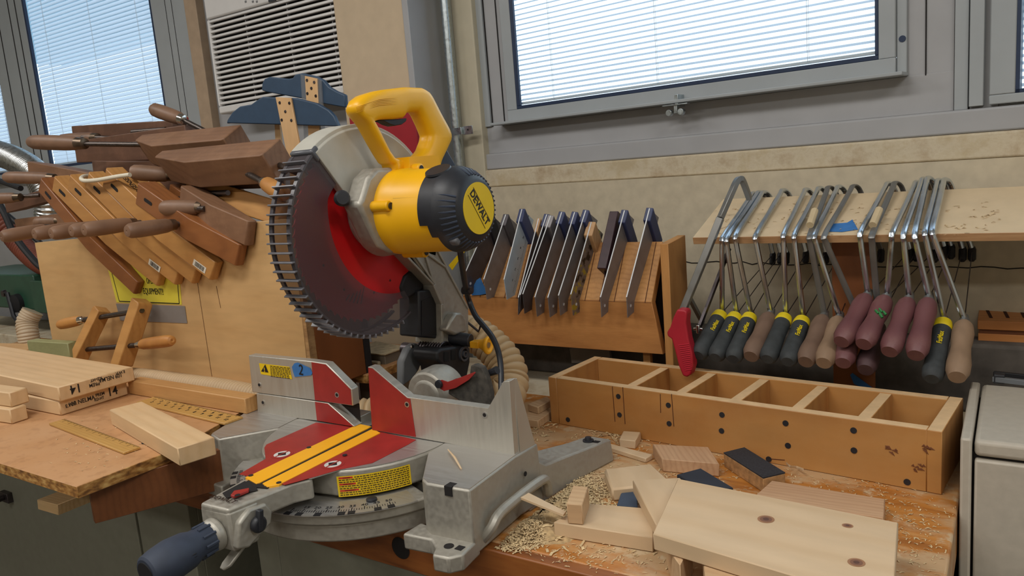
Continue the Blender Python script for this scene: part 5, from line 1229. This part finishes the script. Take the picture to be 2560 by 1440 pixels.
tsquare('blue stocked steel square, middle of the three alike left of the speckled one', (900, 1025), (1155, 210), .060, m_sqst, m_stock)
tsquare('blue stocked steel square, rightmost of the three alike left of the speckled one', (985, 1010), (1245, 196), .060, m_sqst, m_stock)
def speck_mat():
    t = NT('speckled_steel'); v = t.coord(); n = t.add('ShaderNodeTexNoise', Scale=55., Detail=4.); t.link(v, n.inputs['Vector'])
    t.link(t.ramp(n.outputs[0], [(.38, rgb(40, 34, 30)), (.45, rgb(120, 114, 112)), (.55, rgb(126, 120, 118)), (.6, rgb(170, 160, 60))]), t.b.inputs['Base Color']); t.b.inputs['Roughness'].default_value = .45; t.b.inputs['Metallic'].default_value = .5; return t.m
tsquare('paint speckled square with a pale wooden stock', (1090, 1010), (1290, 300), .062, speck_mat(), m_stwood, sw=.03, st=.020)
tsquare('square with a long dark rosewood stock lying up the rack', (1345, 700), (1455, 200), .03, m_strose, m_strose, stock=True, hole=False, sw=.125, st=.020, slen=.034, yt=1.365, out=.006)
tsquare('blue stocked steel square just right of the rosewood one', (1322, 1025), (1552, 192), .052, m_sqst, m_stock)
tsquare('blue stocked steel square by itself at the right end of the rack', (1535, 1028), (1755, 176), .052, m_sqst, m_stock)
m = MB(); 
for i in range(14):
    x = -1.03+.033*i; p = Vector((x, RY, zt_))+ns*.0003; m.prism([p-EX*.0008-us*.002, p+EX*.0008-us*.002, p+EX*.0008+us*.128, p-EX*.0008+us*.128], ns*.0003)
m.bb((xl_, RY-.0004, zt_-.0015), (-.588, RY, zt_-.001)); m.build('slot_lines', plain('slot_brown', (92, 52, 26), .8), rk)
tag(MB().prism([Yp(*z1(*p), RY-.001)+Vector((0, .0, 0)) for p in ((258, 800), (300, 720), (330, 700), (390, 830), (330, 842), (260, 845))], (0, -.0004, 0)).build('blue_tape', m_tape), 'bit of blue tape on the rack front, left of the squares', 'tape')
tag(MB().prism([Yp(*z1(*p), 1.40) for p in ((70, 600), (140, 520), (215, 470), (100, 640))], (0, .001, 0)).build('yellow_triangle', m_lblY), 'yellow plastic triangle corner showing between the saw arm and the cord', 'triangle')
# ================================================================== coping saw shelf
m_shelf = plain('shelf_ply', (206, 184, 150), .65, noise=.05, nscale=30)
m_shelfe = wood('shelf_edge', (186, 146, 104), (150, 104, 64), 50, stretch=(1, 1, 14), rough=.6)
sh = thing('coping_saw_shelf', 'tilted plywood shelf on a post with coping saws hung over it', 'shelf', (-.1, 1.44, 0))
A0 = Vector((-.500, 1.36, .3275)); sl = Vector((0, .957, .290)).normalized(); nn_ = Vector((0, -sl.z, sl.y))
m = MB(); m.prism([A0, A0+EX*1.2, A0+EX*1.2+sl*.193, A0+sl*.193], -nn_*.0135); o = m.build('top_board', [m_shelf, m_shelfe], sh, bevel=.0006, bseg=1)
for p in o.data.polygons:
    if abs(p.normal.dot(nn_)) < .5: p.material_index = 1
m = MB(); pa, pb_ = Yp(2080, 700, 1.43), Yp(2184, 760, 1.43); m.bb((pa.x, 1.43, .001), (pb_.x, 1.448, .345)); m.build('post', wood('post_brown', (156, 94, 50), (118, 64, 28), 12, stretch=(4, 4, 1), rough=.5), sh, bevel=.001)
p = Yp(2150, 955, 1.43); tag(MB().prism([p+Vector(v) for v in ((-.016, -.001, .012), (-.012, -.001, .016), (.02, -.001, -.008), (.012, -.001, -.014), (-.01, -.001, -.004))], (0, -.0004, 0)).build('blue_tape', m_tape), 'bit of blue tape at the foot of the shelf post', 'tape')
p = [Yp(a, b, 1.3) for a, b in ((2069, 572), (2077, 560), (2118, 557), (2131, 549), (2145, 573), (2105, 580), (2070, 579))]
tag(MB().prism([hit(a, b, A0+nn_*.0006, nn_) for a, b in ((2069, 574), (2077, 560), (2118, 557), (2131, 549), (2145, 574), (2105, 580), (2070, 579))], nn_*.0004).build('blue_tape', m_tape), 'scrap of blue tape lying on the coping saw shelf', 'tape')
def z2(a, b): return (1640+a/2.4828, 420+b/2.4828)
m_chr = metal('saw_chrome', (206, 216, 226), .22, noise=.06, nscale=40)
m_grybar = metal('saw_grey', (132, 132, 130), .4, noise=.08, nscale=40, met=.7)
m_fat = plain('grip_black', (52, 56, 58), .7, noise=.25, nscale=70)
m_faty = plain('grip_yellow', (214, 190, 20), .5, noise=.05)
m_h_br = wood('saw_handle_brown', (116, 92, 76), (86, 64, 52), 20, stretch=(4, 1, 2), rough=.7)
m_h_lt = wood('saw_handle_tan', (146, 120, 96), (122, 98, 76), 20, stretch=(4, 1, 2), rough=.65)
m_h_pu = wood('saw_handle_purple', (112, 70, 72), (82, 46, 52), 10, stretch=(1, 1, 1), rough=.5, spot=.7, spotcol=(134, 98, 92))
m_h_dk = wood('saw_handle_dark', (76, 52, 54), (52, 32, 36), 10, stretch=(1, 1, 1), rough=.6)
green = plain('green_paint', (40, 120, 60), .6)
def coping(label, bend, top, end, back, kind, hook=None, hm=None, bar=False, yh=1.392, hl=.107, mark=None):
    B_, S_, H_, E_ = Yp(*z2(*bend), 1.350), Yp(*z2(*back), 1.548), Yp(*z2(*top), yh), Yp(*z2(*end), yh-hl)
    t = thing('coping_saw', label, 'coping saw', (B_+H_)/2, group='coping saws hung on the shelf')
    arm_ = H_-B_; d1 = (S_-B_).normalized(); rear = S_+Vector((.012, .022, -.020)); rb = rear+Vector((arm_.x*.25+.02, .012, -.108))
    r = .0047 if not bar else .0052
    path = [H_-(H_-B_).normalized()*.0, H_.lerp(B_, .5), B_-(B_-H_).normalized()*.012, B_+d1*.008+Vector((0, 0, .001)), B_.lerp(S_, .5), S_-d1*.02, S_, S_+Vector((.006, .014, -.004)), rear, rear.lerp(rb, .5), rb]
    m = MB(); m.tube(smoothpath(path, 4), r, 10, ry=1.0 if not bar else .55); m.build('frame', m_grybar if bar else m_chr, t)
    MB().lathe([(-.006, .004), (0, .0064), (.018, .0064), (.022, .003)], rb, (0, -.3, -1), 10).build('blade_clip', m_dark, t)
    MB().tube([rb, H_+Vector((0, -.002, -.002))], .0009, 5, sq=True).build('blade', m_dksteel, t)
    dv = E_-H_; ln = dv.length; 
    if kind == 'f':
        m = MB(); m.lathe([(-.004, .006), (.004, .0085), (.006, .0085)], H_, dv, 16); m.build('ferrule', m_steel, t)
        m = MB(); m.lathe([(ln*.12, .0125), (ln*.2, .0142), (ln*.45, .0138), (ln*.7, .0150), (ln*.88, .0162), (ln*.96, .0145), (ln, .010), (ln, .002)], H_, dv, 20); g = m.build('grip', m_fat, t)
        m = MB(); m.lathe([(ln*.04, .009), (ln*.06, .0128), (ln*.13, .0146), (ln*.17, .0149), (ln*.19, .0138)], H_, dv, 20); m.build('collar', m_faty, t)
        if mark != 0:
            dn = dv.normalized(); side = (CAM-H_); side = (side-dn*side.dot(dn)).normalized(); q = H_+dn*(ln*.42)+side*.0143; tx_ = -dn
            text('FatMax', q+side*.0003, tx_, side.cross(tx_), .0105, m_faty, parent=t, sx=.9, bold=.0002)
    else:
        mt = hm; m = MB(); m.lathe([(-.010, .0055), (.004, .0085), (.008, .0092)], H_, dv, 16); m.build('ferrule', m_grybar, t)
        m = MB(); m.lathe([(ln*.07, .0105), (ln*.12, .0140), (ln*.25, .0162), (ln*.38, .0155), (ln*.5, .0140), (ln*.62, .0150), (ln*.78, .0172), (ln*.9, .0168), (ln*.985, .0128), (ln, .0120), (ln, .002)], H_, dv, 20); g = m.build('grip', mt, t)
        if mark == 'green':
            dn = dv.normalized(); side = (CAM-H_); side = (side-dn*side.dot(dn)).normalized(); sd = side.cross(dn); q = H_+dn*(ln*.44)+side*.0148; mm = MB()
            for a, b in ((-.006, .002), (0, .004), (.005, -.002), (-.002, -.004), (.002, .007)): mm.tube([q+sd*a+dn*b, q+sd*(a+.006)+dn*(b+.005)], .0022, 6)
            mm.build('green_mark', green, g)
    return t
W_ = 'counting coping saws from the left'
coping('black and yellow gripped coping saw, first on the left of the shelf', (410, 440), (410, 893), (262, 1165), (600, 158), 'f')
coping('black and yellow gripped coping saw, second from the left of the shelf', (438, 445), (500, 905), (368, 1178), (634, 152), 'f')
coping('black and yellow gripped coping saw, third from the left beside a brown handled one', (490, 430), (590, 908), (478, 1188), (662, 152), 'f')
coping('brown wood handled coping saw between two pairs of black and yellow ones', (615, 430), (712, 900), (588, 1172), (782, 140), 'w', hm=m_h_br)
coping('black and yellow gripped coping saw just right of the single brown handle', (790, 420), (805, 912), (690, 1188), (925, 136), 'f', mark=0)
coping('black and yellow gripped coping saw left of the two grey brown handles', (857, 425), (915, 930), (816, 1205), (1008, 126), 'f')
coping('grey brown handled coping saw with masking tape on its bar', (952, 430), (1045, 915), (928, 1205), (1068, 118), 'w', hm=m_h_br, bar=True)
coping('tan wood handled coping saw with the palest handle of the middle group', (982, 425), (1140, 925), (1040, 1212), (1128, 118), 'w', hm=m_h_lt)
coping('flat grey bar coping saw whose reddish handle hides under the first purple one', (1040, 430), (1250, 905), (1160, 1212), (1222, 110), 'w', hm=m_h_pu, bar=True, yh=1.40)
coping('purple handled coping saw, leftmost of the four purple ones', (1265, 410), (1315, 785), (1150, 1080), (1435, 98), 'w', hm=m_h_pu)
coping('flat bar coping saw with masking tape and the darkest handle, hanging low', (1338, 425), (1382, 950), (1300, 1255), (1482, 90), 'w', hm=m_h_dk, bar=True, yh=1.41)
coping('purple handled coping saw with a green paint mark', (1465, 410), (1432, 795), (1288, 1095), (1612, 90), 'w', hm=m_h_pu, mark='green')
coping('purple handled coping saw just right of the green marked one', (1535, 420), (1572, 805), (1448, 1142), (1652, 70), 'w', hm=m_h_pu)
coping('purple handled coping saw, rightmost of the purple ones', (1605, 420), (1695, 805), (1612, 1165), (1684, 64), 'w', hm=m_h_pu)
coping('black and yellow gripped coping saw alone at the right among wooden handles', (1668, 405), (1788, 938), (1712, 1312), (1748, 78), 'f', yh=1.40, hl=.118)
coping('tan wood handled coping saw at the far right end of the row', (1715, 400), (1915, 945), (1868, 1300), (1788, 74), 'w', hm=m_h_lt, yh=1.40, hl=.118)
# masking tape wraps
for a, b in (((985, 265), (955, 355)), ((1385, 258), (1345, 355))):
    p, q = Yp(*z2(*a), 1.41), Yp(*z2(*b), 1.37); o = tag(MB().tube([p, q], .0064, 10).build('masking_tape', plain('tape_tan', (196, 176, 140), .7)), 'masking tape wrapped on the bar of the %s taped coping saw' % ('left' if a[0] < 1000 else 'right'), 'tape')
# hacksaw with the red handle
t = thing('hacksaw', 'grey bar hacksaw with a red plastic handle hooked over the shelf corner', 'hacksaw', (-.5, 1.33, .2))
hsx = 1.30
P_ = lambda a, b, y: Yp(*z2(a, b), y)
path = [P_(165, 890, 1.30), P_(300, 560, 1.315), P_(400, 310, 1.335), P_(470, 150, 1.36), P_(500, 85, 1.375), P_(520, 68, 1.385), P_(540, 85, 1.395), P_(580, 190, 1.43)]
m = MB(); m.tube(path[:3], .0085, 4, sq=True); m.build('tube_bar', m_grybar, t, bevel=.001)
m = MB(); m.tube(smoothpath(path[2:], 5), .0068, 4, sq=True); m.build('bow', m_grybar, t, bevel=.0008)
hd = [(130, 878), (180, 882), (192, 900), (186, 960), (200, 1060), (224, 1150), (230, 1230), (214, 1285), (190, 1300), (165, 1290), (140, 1230), (115, 1130), (96, 1062), (70, 1045), (66, 1020), (86, 990), (105, 930)]
m = MB(); m.prism([P_(a, b, 1.272) for a, b in hd], (.0, .024, 0)); h = m.build('handle', plain('handle_red', (168, 26, 44), .5, noise=.05), t, bevel=.0075, bseg=4)
m = MB()
for k in range(14):
    a, b = P_(140+k*3.2, 1100+k*12, 1.2715), P_(205+k*1.4, 1092+k*12, 1.2715); m.tube([a, b], .0008, 5)
m.build('grip_ridges', plain('handle_red2', (190, 40, 60), .5), h)
q0, q1 = P_(205, 800, 1.34), P_(290, 960, 1.40)
MB().tube([q0, q1], .005, 4, sq=True).build('frame_arm', m_grybar, t)
MB().tube([P_(455, 500, 1.43), P_(330, 830, 1.36), P_(270, 985, 1.34)], .0042, 4, sq=True).build('saw_blade', m_dksteel, t)
m = MB(); p = P_(262, 1000, 1.335); m.box(p, (.018, .004, .005)); m.lathe([(-.008, .004), (.008, .004)], p, (0, 0, 1), 10); m.build('wing_nut', m_steel, t, bevel=.001)
# ------------------------------------------------------------------ bar clamp and offcut lying on the ledge behind the tray
t = thing('bar_clamp', 'grey pipe clamp with a black knob lying behind the tray, right end', 'clamp', (-.15, 1.42, .0))
a, b = Zp(2195, 955, .02), Zp(2352, 970, .02); m = MB(); m.tube([a, b], .0105, 12); m.build('pipe', m_grybar, t)
a2, b2 = Zp(2215, 972, .012), Zp(2365, 988, .012); MB().tube([a2, b2], .006, 8).build('handle_rod', m_grybar, t)
m = MB(); k = Zp(2376, 962, .022); m.lathe([(-.02, .012), (-.012, .021), (.012, .021), (.018, .012)], k, (b-a), 8); m.build('knob', m_black, t, bevel=.002)
board('grey_offcut', (1972, 945), (2088, 958), (1985, 938), .012, .0115, plain('offcut_grey', (150, 138, 120), .7), 'greyish thin offcut lying behind the tray left of the post', 'offcut')
board('grey_slab', 0, 0, 0, 0, .01, plain('panel_grey', (112, 104, 96), .7), 'pale grey panel behind the rack under its front board', 'slab', world=(Yp(1434, 905, 1.48), Yp(1532, 905, 1.48), Yp(1434, 868, 1.48)))
# ================================================================== cream metal cabinet at the right
m_cream = plain('cabinet_cream', (176, 168, 154), .45, noise=.05, nscale=90)
cb = thing('metal_cabinet', 'cream metal drawer cabinet at the right edge beside the bench', 'cabinet', (.2, 1.2, FLZ))
CXL = -.0535; CYF = 1.075; CZ = .1
g1 = Yp(2432.5, 1120, CYF).x
m = MB(); m.bb((CXL, CYF, FLZ), (g1-.0012, 1.334, CZ)); m.build('side_frame', m_cream, cb, bevel=.003)
m = MB(); m.bb((g1+.0012, CYF+.004, CZ-.024), (.42, 1.334, CZ-.002)); m.build('top', m_cream, cb, bevel=.006, bseg=3)
m = MB(); m.bb((g1+.0018, CYF+.002, FLZ+.1), (.42, 1.3, CZ-.0275)); m.build('drawer_front', m_cream, cb, bevel=.003)
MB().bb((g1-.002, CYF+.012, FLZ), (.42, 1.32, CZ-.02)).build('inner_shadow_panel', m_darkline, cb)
m_kb = wood('knifeblock', (206, 142, 82), (184, 112, 58), 16, stretch=(1, 5, 5), rough=.4)
m_kb2 = wood('knifeblock_light', (216, 168, 100), (176, 122, 58), 16, stretch=(1, 5, 5), rough=.4)
kq = Zp(2446, 876, CZ); ky = kq.y
t = thing('slotted_wood_block', 'layered orange wood block with slots on the cream cabinet', 'block', (kq.x+.06, ky+.05, CZ))
hzz = lambda py: Yp(2446, py, ky).z
z_a, z_b, z_c, z_d = hzz(853), hzz(834), hzz(824), hzz(801)
MB().bb((kq.x, ky, CZ-.001), (.25, ky+.1, z_a-.0004)).build('base_layer', m_kb2, t, bevel=.001)
MB().bb((kq.x-.001, ky+.001, z_a), (.25, ky+.1, z_b)).build('middle_layer', m_kb, t, bevel=.001)
MB().bb((kq.x+.001, ky+.004, z_b+.0002), (.25, ky+.1, z_c)).build('recess_layer', plain('recess_brown', (110, 62, 30), .6), t)
MB().prism([(kq.x-.002, ky, z_c+.0002), (kq.x-.002, ky, z_d), (kq.x-.002, ky+.085, z_d+.012), (kq.x-.002, ky+.085, z_c+.0002)], (.27, 0, 0)).build('slotted_top', m_kb, t, bevel=.0012)
nk = Vector((0, -.012, .085)).normalized()
for a in (2472, 2514, 2556):
    q0 = hit(a-8, 768, Vector((0, ky, z_d)), nk)+nk*.0002; q1 = hit(a+6, 795, Vector((0, ky, z_d)), nk)+nk*.0002; MB().prism([q0-EX*.0025, q0+EX*.0025, q1+EX*.0025, q1-EX*.0025], nk*.0004).build('slot', plain('slot_deep', (64, 28, 14), .8), t)
t = thing('black_caliper', 'black sliding tool lying on top of the cream cabinet at the right edge', 'tool', Zp(2520, 950, CZ))
a, b = Zp(2484, 933, CZ+.006), Zp(2640, 950, CZ+.006); MB().tube([a, b], .0048, 4, sq=True).build('bar', m_black, t, bevel=.0008)
a, b = Zp(2482, 947, CZ+.007), Zp(2640, 966, CZ+.007); MB().tube([a, b], .0056, 4, sq=True).build('jaw', plain('tool_grey', (96, 100, 104), .4), t, bevel=.0008)
p = Zp(2498, 946, CZ+.008); MB().box(p, (.014, .012, .014)).build('slider', m_dark, t, bevel=.001)
# ================================================================== grey junction box behind the saw
t = thing('junction_box', 'dusty grey metal box standing behind the saw beside the plywood box', 'box', (-1.0, 1.2, 0))
zq = .115; A_, B_, C_, D_ = (Zp(*p, zq) for p in ((884, 880), (962, 886), (1018, 866), (938, 853)))
m_grey = plain('box_grey', (120, 110, 94), .6, noise=.1)
ctr = (A_+B_+C_+D_)/4
m = MB(); m.prism([ctr+(p-ctr)*.94-Vector((0, 0, .003)) for p in (A_, B_, C_, D_)], (0, 0, -(zq-.0045))); m.build('body', m_grey, t, bevel=.002)
m = MB(); m.prism([A_, B_, C_, D_], (0, 0, -.0028)); m.build('lid', plain('lid_dust', (178, 158, 124), .9, noise=.25, nscale=60, bump=.8), t, bevel=.0006)
fd = (B_-A_).normalized(); fn_ = Vector((fd.y, -fd.x, 0)); q = A_.lerp(B_, .5)+fn_*.002
m = MB(); m.box(q+Vector((-.012, -.004, -.022)), (.036, .010, .022), Matrix.Rotation(math.atan2(fd.y, fd.x), 3, 'Z')); m.box(q+Vector((.02, -.004, -.024)), (.026, .010, .020), Matrix.Rotation(math.atan2(fd.y, fd.x), 3, 'Z')); m.build('latch_clip', plain('clip_cream', (196, 180, 146), .6), t, bevel=.003)
# ================================================================== offcuts and sawdust on the bench
m_off = wood('offcut_pine', (210, 184, 150), (190, 158, 118), 5, stretch=(1, 4, 4), rough=.6, rings=.7, con=.5)
m_off2 = wood('offcut_tan', (200, 168, 130), (172, 134, 94), 14, stretch=(1, 6, 6), rough=.65)
m_off3 = wood('offcut_pink', (196, 158, 122), (164, 120, 84), 16, stretch=(1, 7, 7), rough=.65)
def quad(name, top, zt, th, mat, label, cat='offcut', group='offcuts on the bench', bevel=.0012, ztops=None):
    """four traced top corners on the level zt (or one level each), extruded straight down"""
    zs = ztops or [zt]*len(top); pts = [Zp(a, b, z) for (a, b), z in zip(top, zs)]
    c = sum(pts, Vector())/len(pts); x = (pts[1]-pts[0]); x.z = 0; M = frame(c, x, z=(0, 0, 1)); inv = M.inverted()
    mb = MB().prism([inv @ p for p in pts], (0, 0, -th)); o = mb.build(name, mat, M=M, bevel=bevel, bseg=1); return tag(o, label, cat, group)
def para(a, b, c): return [a, b, (b[0]+c[0]-a[0], b[1]+c[1]-a[1]), c]
ZB = .020
quad('pine_offcut', [(1383, 1305), (1632, 1344), (1640, 1272), (1471, 1258)], .0205, .0200, m_off, 'pale offcut with a rough sawn front edge, left of the big knotted board')
quad('pine_offcut', [(1581, 1200), (1640, 1312), (1790, 1290), (1700, 1194)], .0400, .0192, m_off, 'pale board end sticking out from under the big knotted board on its left')
bz = .0605
big = quad('knotted_board', [(1694, 1196), (2246, 1306), (2230, 1512), (1632, 1334)], bz, .0200, m_off, 'big pale pine board with dark knots at the front of the bench', 'board', None)
Mb = ROOT[big.name]
def knot(px, py, rx, ry, nm='knot'):
    p = Zp(px, py, bz+.0002); m = MB(); 
    for k, (f, mi) in enumerate(((1., 0), (.72, 1), (.35, 2))):
        n = 22; m.prism([Mb.inverted() @ (p+Vector((math.cos(2*math.pi*i/n)*rx*f, math.sin(2*math.pi*i/n)*ry*f, .0001*k))) for i in range(n)], (0, 0, .0001), mi)
    o = m.build(nm, [plain('knot_edge', (150, 108, 76), .6), plain('knot_mid', (120, 82, 62), .6), plain('knot_core', (88, 58, 46), .6)], M=Matrix()); o.parent = big; ROOT[o.name] = Mb
knot(1915, 1298, .0095, .0095); knot(2119, 1314, .006, .005); knot(2141, 1406, .0085, .0085)
quad('offcut_support', [(1664, 1340), (1730, 1352), (1700, 1412), (1680, 1385)], .0398, .0393, m_off2, 'small offcut tucked under the front left corner of the knotted board')
quad('offcut_support', [(1755, 1390), (1990, 1440), (1990, 1490), (1765, 1455)], .0398, .0393, m_off2, 'long offcut lying under the front edge of the knotted board')
quad('upright_block', [(1416, 1259), (1455, 1262), (1471, 1217), (1432, 1213)], .0490, .0280, m_off2, 'small block standing upright on the rough sawn offcut')
p, q = Zp(1297, 1236, .048), Zp(1412, 1288, .026)
dd = (q-p).normalized(); sd = dd.cross(Vector((0, 0, 1))).normalized()*.010
tag(MB().prism([p-sd, p+sd, q+sd*.5, q-sd*.5], (0, 0, .003)).build('wood_wedge', m_off), 'thin tapered sliver leaning from the saw handle loop to the small block', 'sliver', 'offcuts on the bench')
quad('pine_offcut', [(1510, 1172), (1529, 1222), (1680, 1206), (1628, 1158)], .0205, .0200, m_off, 'pale board with rounded corners between the saw and the tray', bevel=.003)
quad('sanding_pad', [(1542, 1262), (1556, 1222), (1592, 1222), (1594, 1266)], .0125, .012, plain('pad_blue', (64, 76, 94), .8), 'small blue grey block wedged beside the pale board', 'block')
quad('pine_offcut', [(1631, 1110), (1655, 1147), (1798, 1159), (1771, 1117)], .0215, .0210, m_off3, 'pinkish offcut lying against the tray, left of the cork block')
cork = thing('cork_block', 'cork sanding block with a black top against the tray front', 'block', Zp(1890, 1200, 0), group=None)
tp = [(1809, 1134), (1861, 1121), (1963, 1184), (1908, 1197)]
P4 = [Zp(a, b, .0215) for a, b in tp]; MB().prism(P4, (0, 0, -.0212)).build('cork_body', plain('cork', (172, 130, 84), .85, noise=.3, nscale=120, bump=.5), cork, bevel=.001)
MB().prism([p+Vector((0, 0, .0002)) for p in P4], (0, 0, .0018)).build('black_face', plain('sandpaper', (44, 42, 46), .95, noise=.3, nscale=300, bump=.6), cork)
quad('black_wedge', [(1691, 1186), (1752, 1170), (1834, 1219), (1760, 1222)], .030, .0085, plain('wedge_black', (40, 44, 54), .75, noise=.15), 'flat black triangular piece tucked behind the knotted board', 'wedge')
quad('brown_board', [(1880, 1245), (2208, 1294), (2213, 1247), (1929, 1201)], .0195, .0190, m_off3, 'greyish brown board lying behind the knotted board', 'board', None)
quad('wood_cube', [(1548, 1098), (1588, 1102), (1602, 1080), (1558, 1077)], .0150, .0148, m_off, 'small pale cube of wood near the tray front')
quad('wood_strip', [(1497, 1110), (1508, 1104), (1632, 1136), (1614, 1146)], .0085, .0082, m_off, 'narrow pale strip lying behind the saw foot')
quad('pine_offcut', [(1298, 1045), (1345, 1052), (1377, 1030), (1340, 1012)], .0155, .0150, m_off2, 'short offcut at the left end of the tray')
quad('pine_offcut', [(1318, 1010), (1345, 1018), (1378, 1000), (1368, 990)], .0300, .0142, m_off2, 'tan offcut lying on another at the left end of the tray')
p = Zp(1120, 1124, TZ+.004); q = Zp(1153, 1172, TZ+.002); tag(MB().tube([p, p.lerp(q, .5)+Vector((.001, 0, .002)), q], [.0009, .0018, .0012], 6).build('wood_splinter', m_off), 'thin splinter lying on the right wing of the saw table', 'splinter')
tag(MB().tube(smoothpath([Zp(1966, 1158, .012), Zp(1975, 1166, .018), Zp(1990, 1168, .006), Zp(2008, 1174, .012)], 4), [.002]*13, 6, ry=.25).build('wood_shaving', m_off), 'curled wood shaving at the foot of the tray right of the cork block', 'shaving')
# sawdust: loose curled chips, one object
m_dust = plain('sawdust', (206, 180, 136), .8, noise=.18, nscale=90)
rnd = random.Random(11)
m = MB()
def chip(p, s, zr):
    a = rnd.uniform(0, 2*math.pi); ln = s*rnd.uniform(.6, 1.6); w_ = s*rnd.uniform(.08, .22); d = Vector((math.cos(a), math.sin(a), 0)); e = Vector((-d.y, d.x, 0)); c1 = rnd.uniform(-.35, .35)
    vs = []
    for k in range(4):
        t_ = k/3-.5; q = p+d*(ln*t_)+e*(c1*ln*(t_*t_-.1))+Vector((0, 0, zr+ln*.16*(1-4*t_*t_)*rnd.uniform(.2, 1))); vs += [q-e*w_, q+e*w_+Vector((0, 0, w_*rnd.uniform(-.5, .8)))]
    m.raw(vs, [(0, 2, 3, 1), (2, 4, 5, 3), (4, 6, 7, 5)])
def field(cx, cy, sx, sy, n, s, zmax=0., rot=0.):
    for _ in range(n):
        a, b = rnd.gauss(0, 1), rnd.gauss(0, 1)
        if a*a+b*b > 5: continue
        px, py = cx+sx*a*math.cos(rot)-sy*b*math.sin(rot), cy+sx*a*math.sin(rot)+sy*b*math.cos(rot); p = Zp(px, py, 0)
        if p.y < BY0+.004 or p.x > BX1 or p.y > BY1: continue
        if p.x < -.53 and p.y < 1.03 and p.x-(-.56) < .03*(p.y-.7)*3-.0 and p.x < -.555: continue
        m_r = max(0, 1-(a*a+b*b)/3); chip(p, s, .0006+zmax*m_r*rnd.random())
field(1390, 1270, 70, 30, 2600, .0055, .011); field(1320, 1330, 45, 22, 2600, .005, .011, -.3); field(1450, 1230, 45, 26, 1500, .0055, .008); field(1390, 1290, 80, 45, 160, .011, .011)
field(1540, 1100, 60, 18, 260, .0055); field(1700, 1180, 170, 45, 420, .005); field(2150, 1250, 130, 55, 420, .004); field(1500, 1390, 160, 25, 260, .004); field(2300, 1350, 40, 50, 140, .004); field(1340, 1060, 30, 22, 120, .009); field(1560, 1078, 40, 10, 120, .009)
o = m.build('sawdust', m_dust); tag(o, 'curled sawdust and chips strewn over the bench top around the offcuts', 'sawdust', kind='stuff')
# low mound of fine dust beside the handle loop
m = MB(); n = 26; g = []
cxm, cym = Zp(1375, 1290, 0).x, Zp(1375, 1290, 0).y
for i in range(n):
    for j in range(n):
        u, v = i/(n-1)*2-1, j/(n-1)*2-1; r2 = u*u+v*v; h = max(0, 1-r2)**1.5*.008*(1+.5*math.sin(9*u+4*v)+.4*math.sin(13*v-6*u)); px, py = 1375+95*u, 1292+72*v
        q = Zp(px, py, 0); q.x = max(q.x, -.545); g.append(Vector((q.x, max(q.y, BY0+.003), .0002+max(0, h)-(0.0006 if r2 > 1 else 0))))
m.raw(g, [[i*n+j, (i+1)*n+j, (i+1)*n+j+1, i*n+j+1] for i in range(n-1) for j in range(n-1)], 0, True)
o = m.build('sawdust', plain('dust_fine', (184, 156, 114), .95, noise=.25, nscale=160, bump=.9)); tag(o, 'mound of fine sawdust beside the saw handle loop', 'sawdust', kind='stuff')
# chips on the support table and on the shelf
m = MB()
for _ in range(60):
    q = Zp(rnd.gauss(235, 60), rnd.gauss(1125, 25), TZ); chip(q, .004, .0005)
o = m.build('sawdust', m_dust); tag(o, 'few pale chips on the particle board near the front ruler', 'chips', kind='stuff')
m = MB()
for _ in range(170):
    q = hit(rnd.uniform(1780, 2500), rnd.uniform(500, 590), A0, nn_); 
    if q.x > A0.x: chip(q+nn_*.0006, .006, .0003)
o = m.build('sawdust', m_dust); tag(o, 'chips scattered over the tilted coping saw shelf', 'chips', kind='stuff')
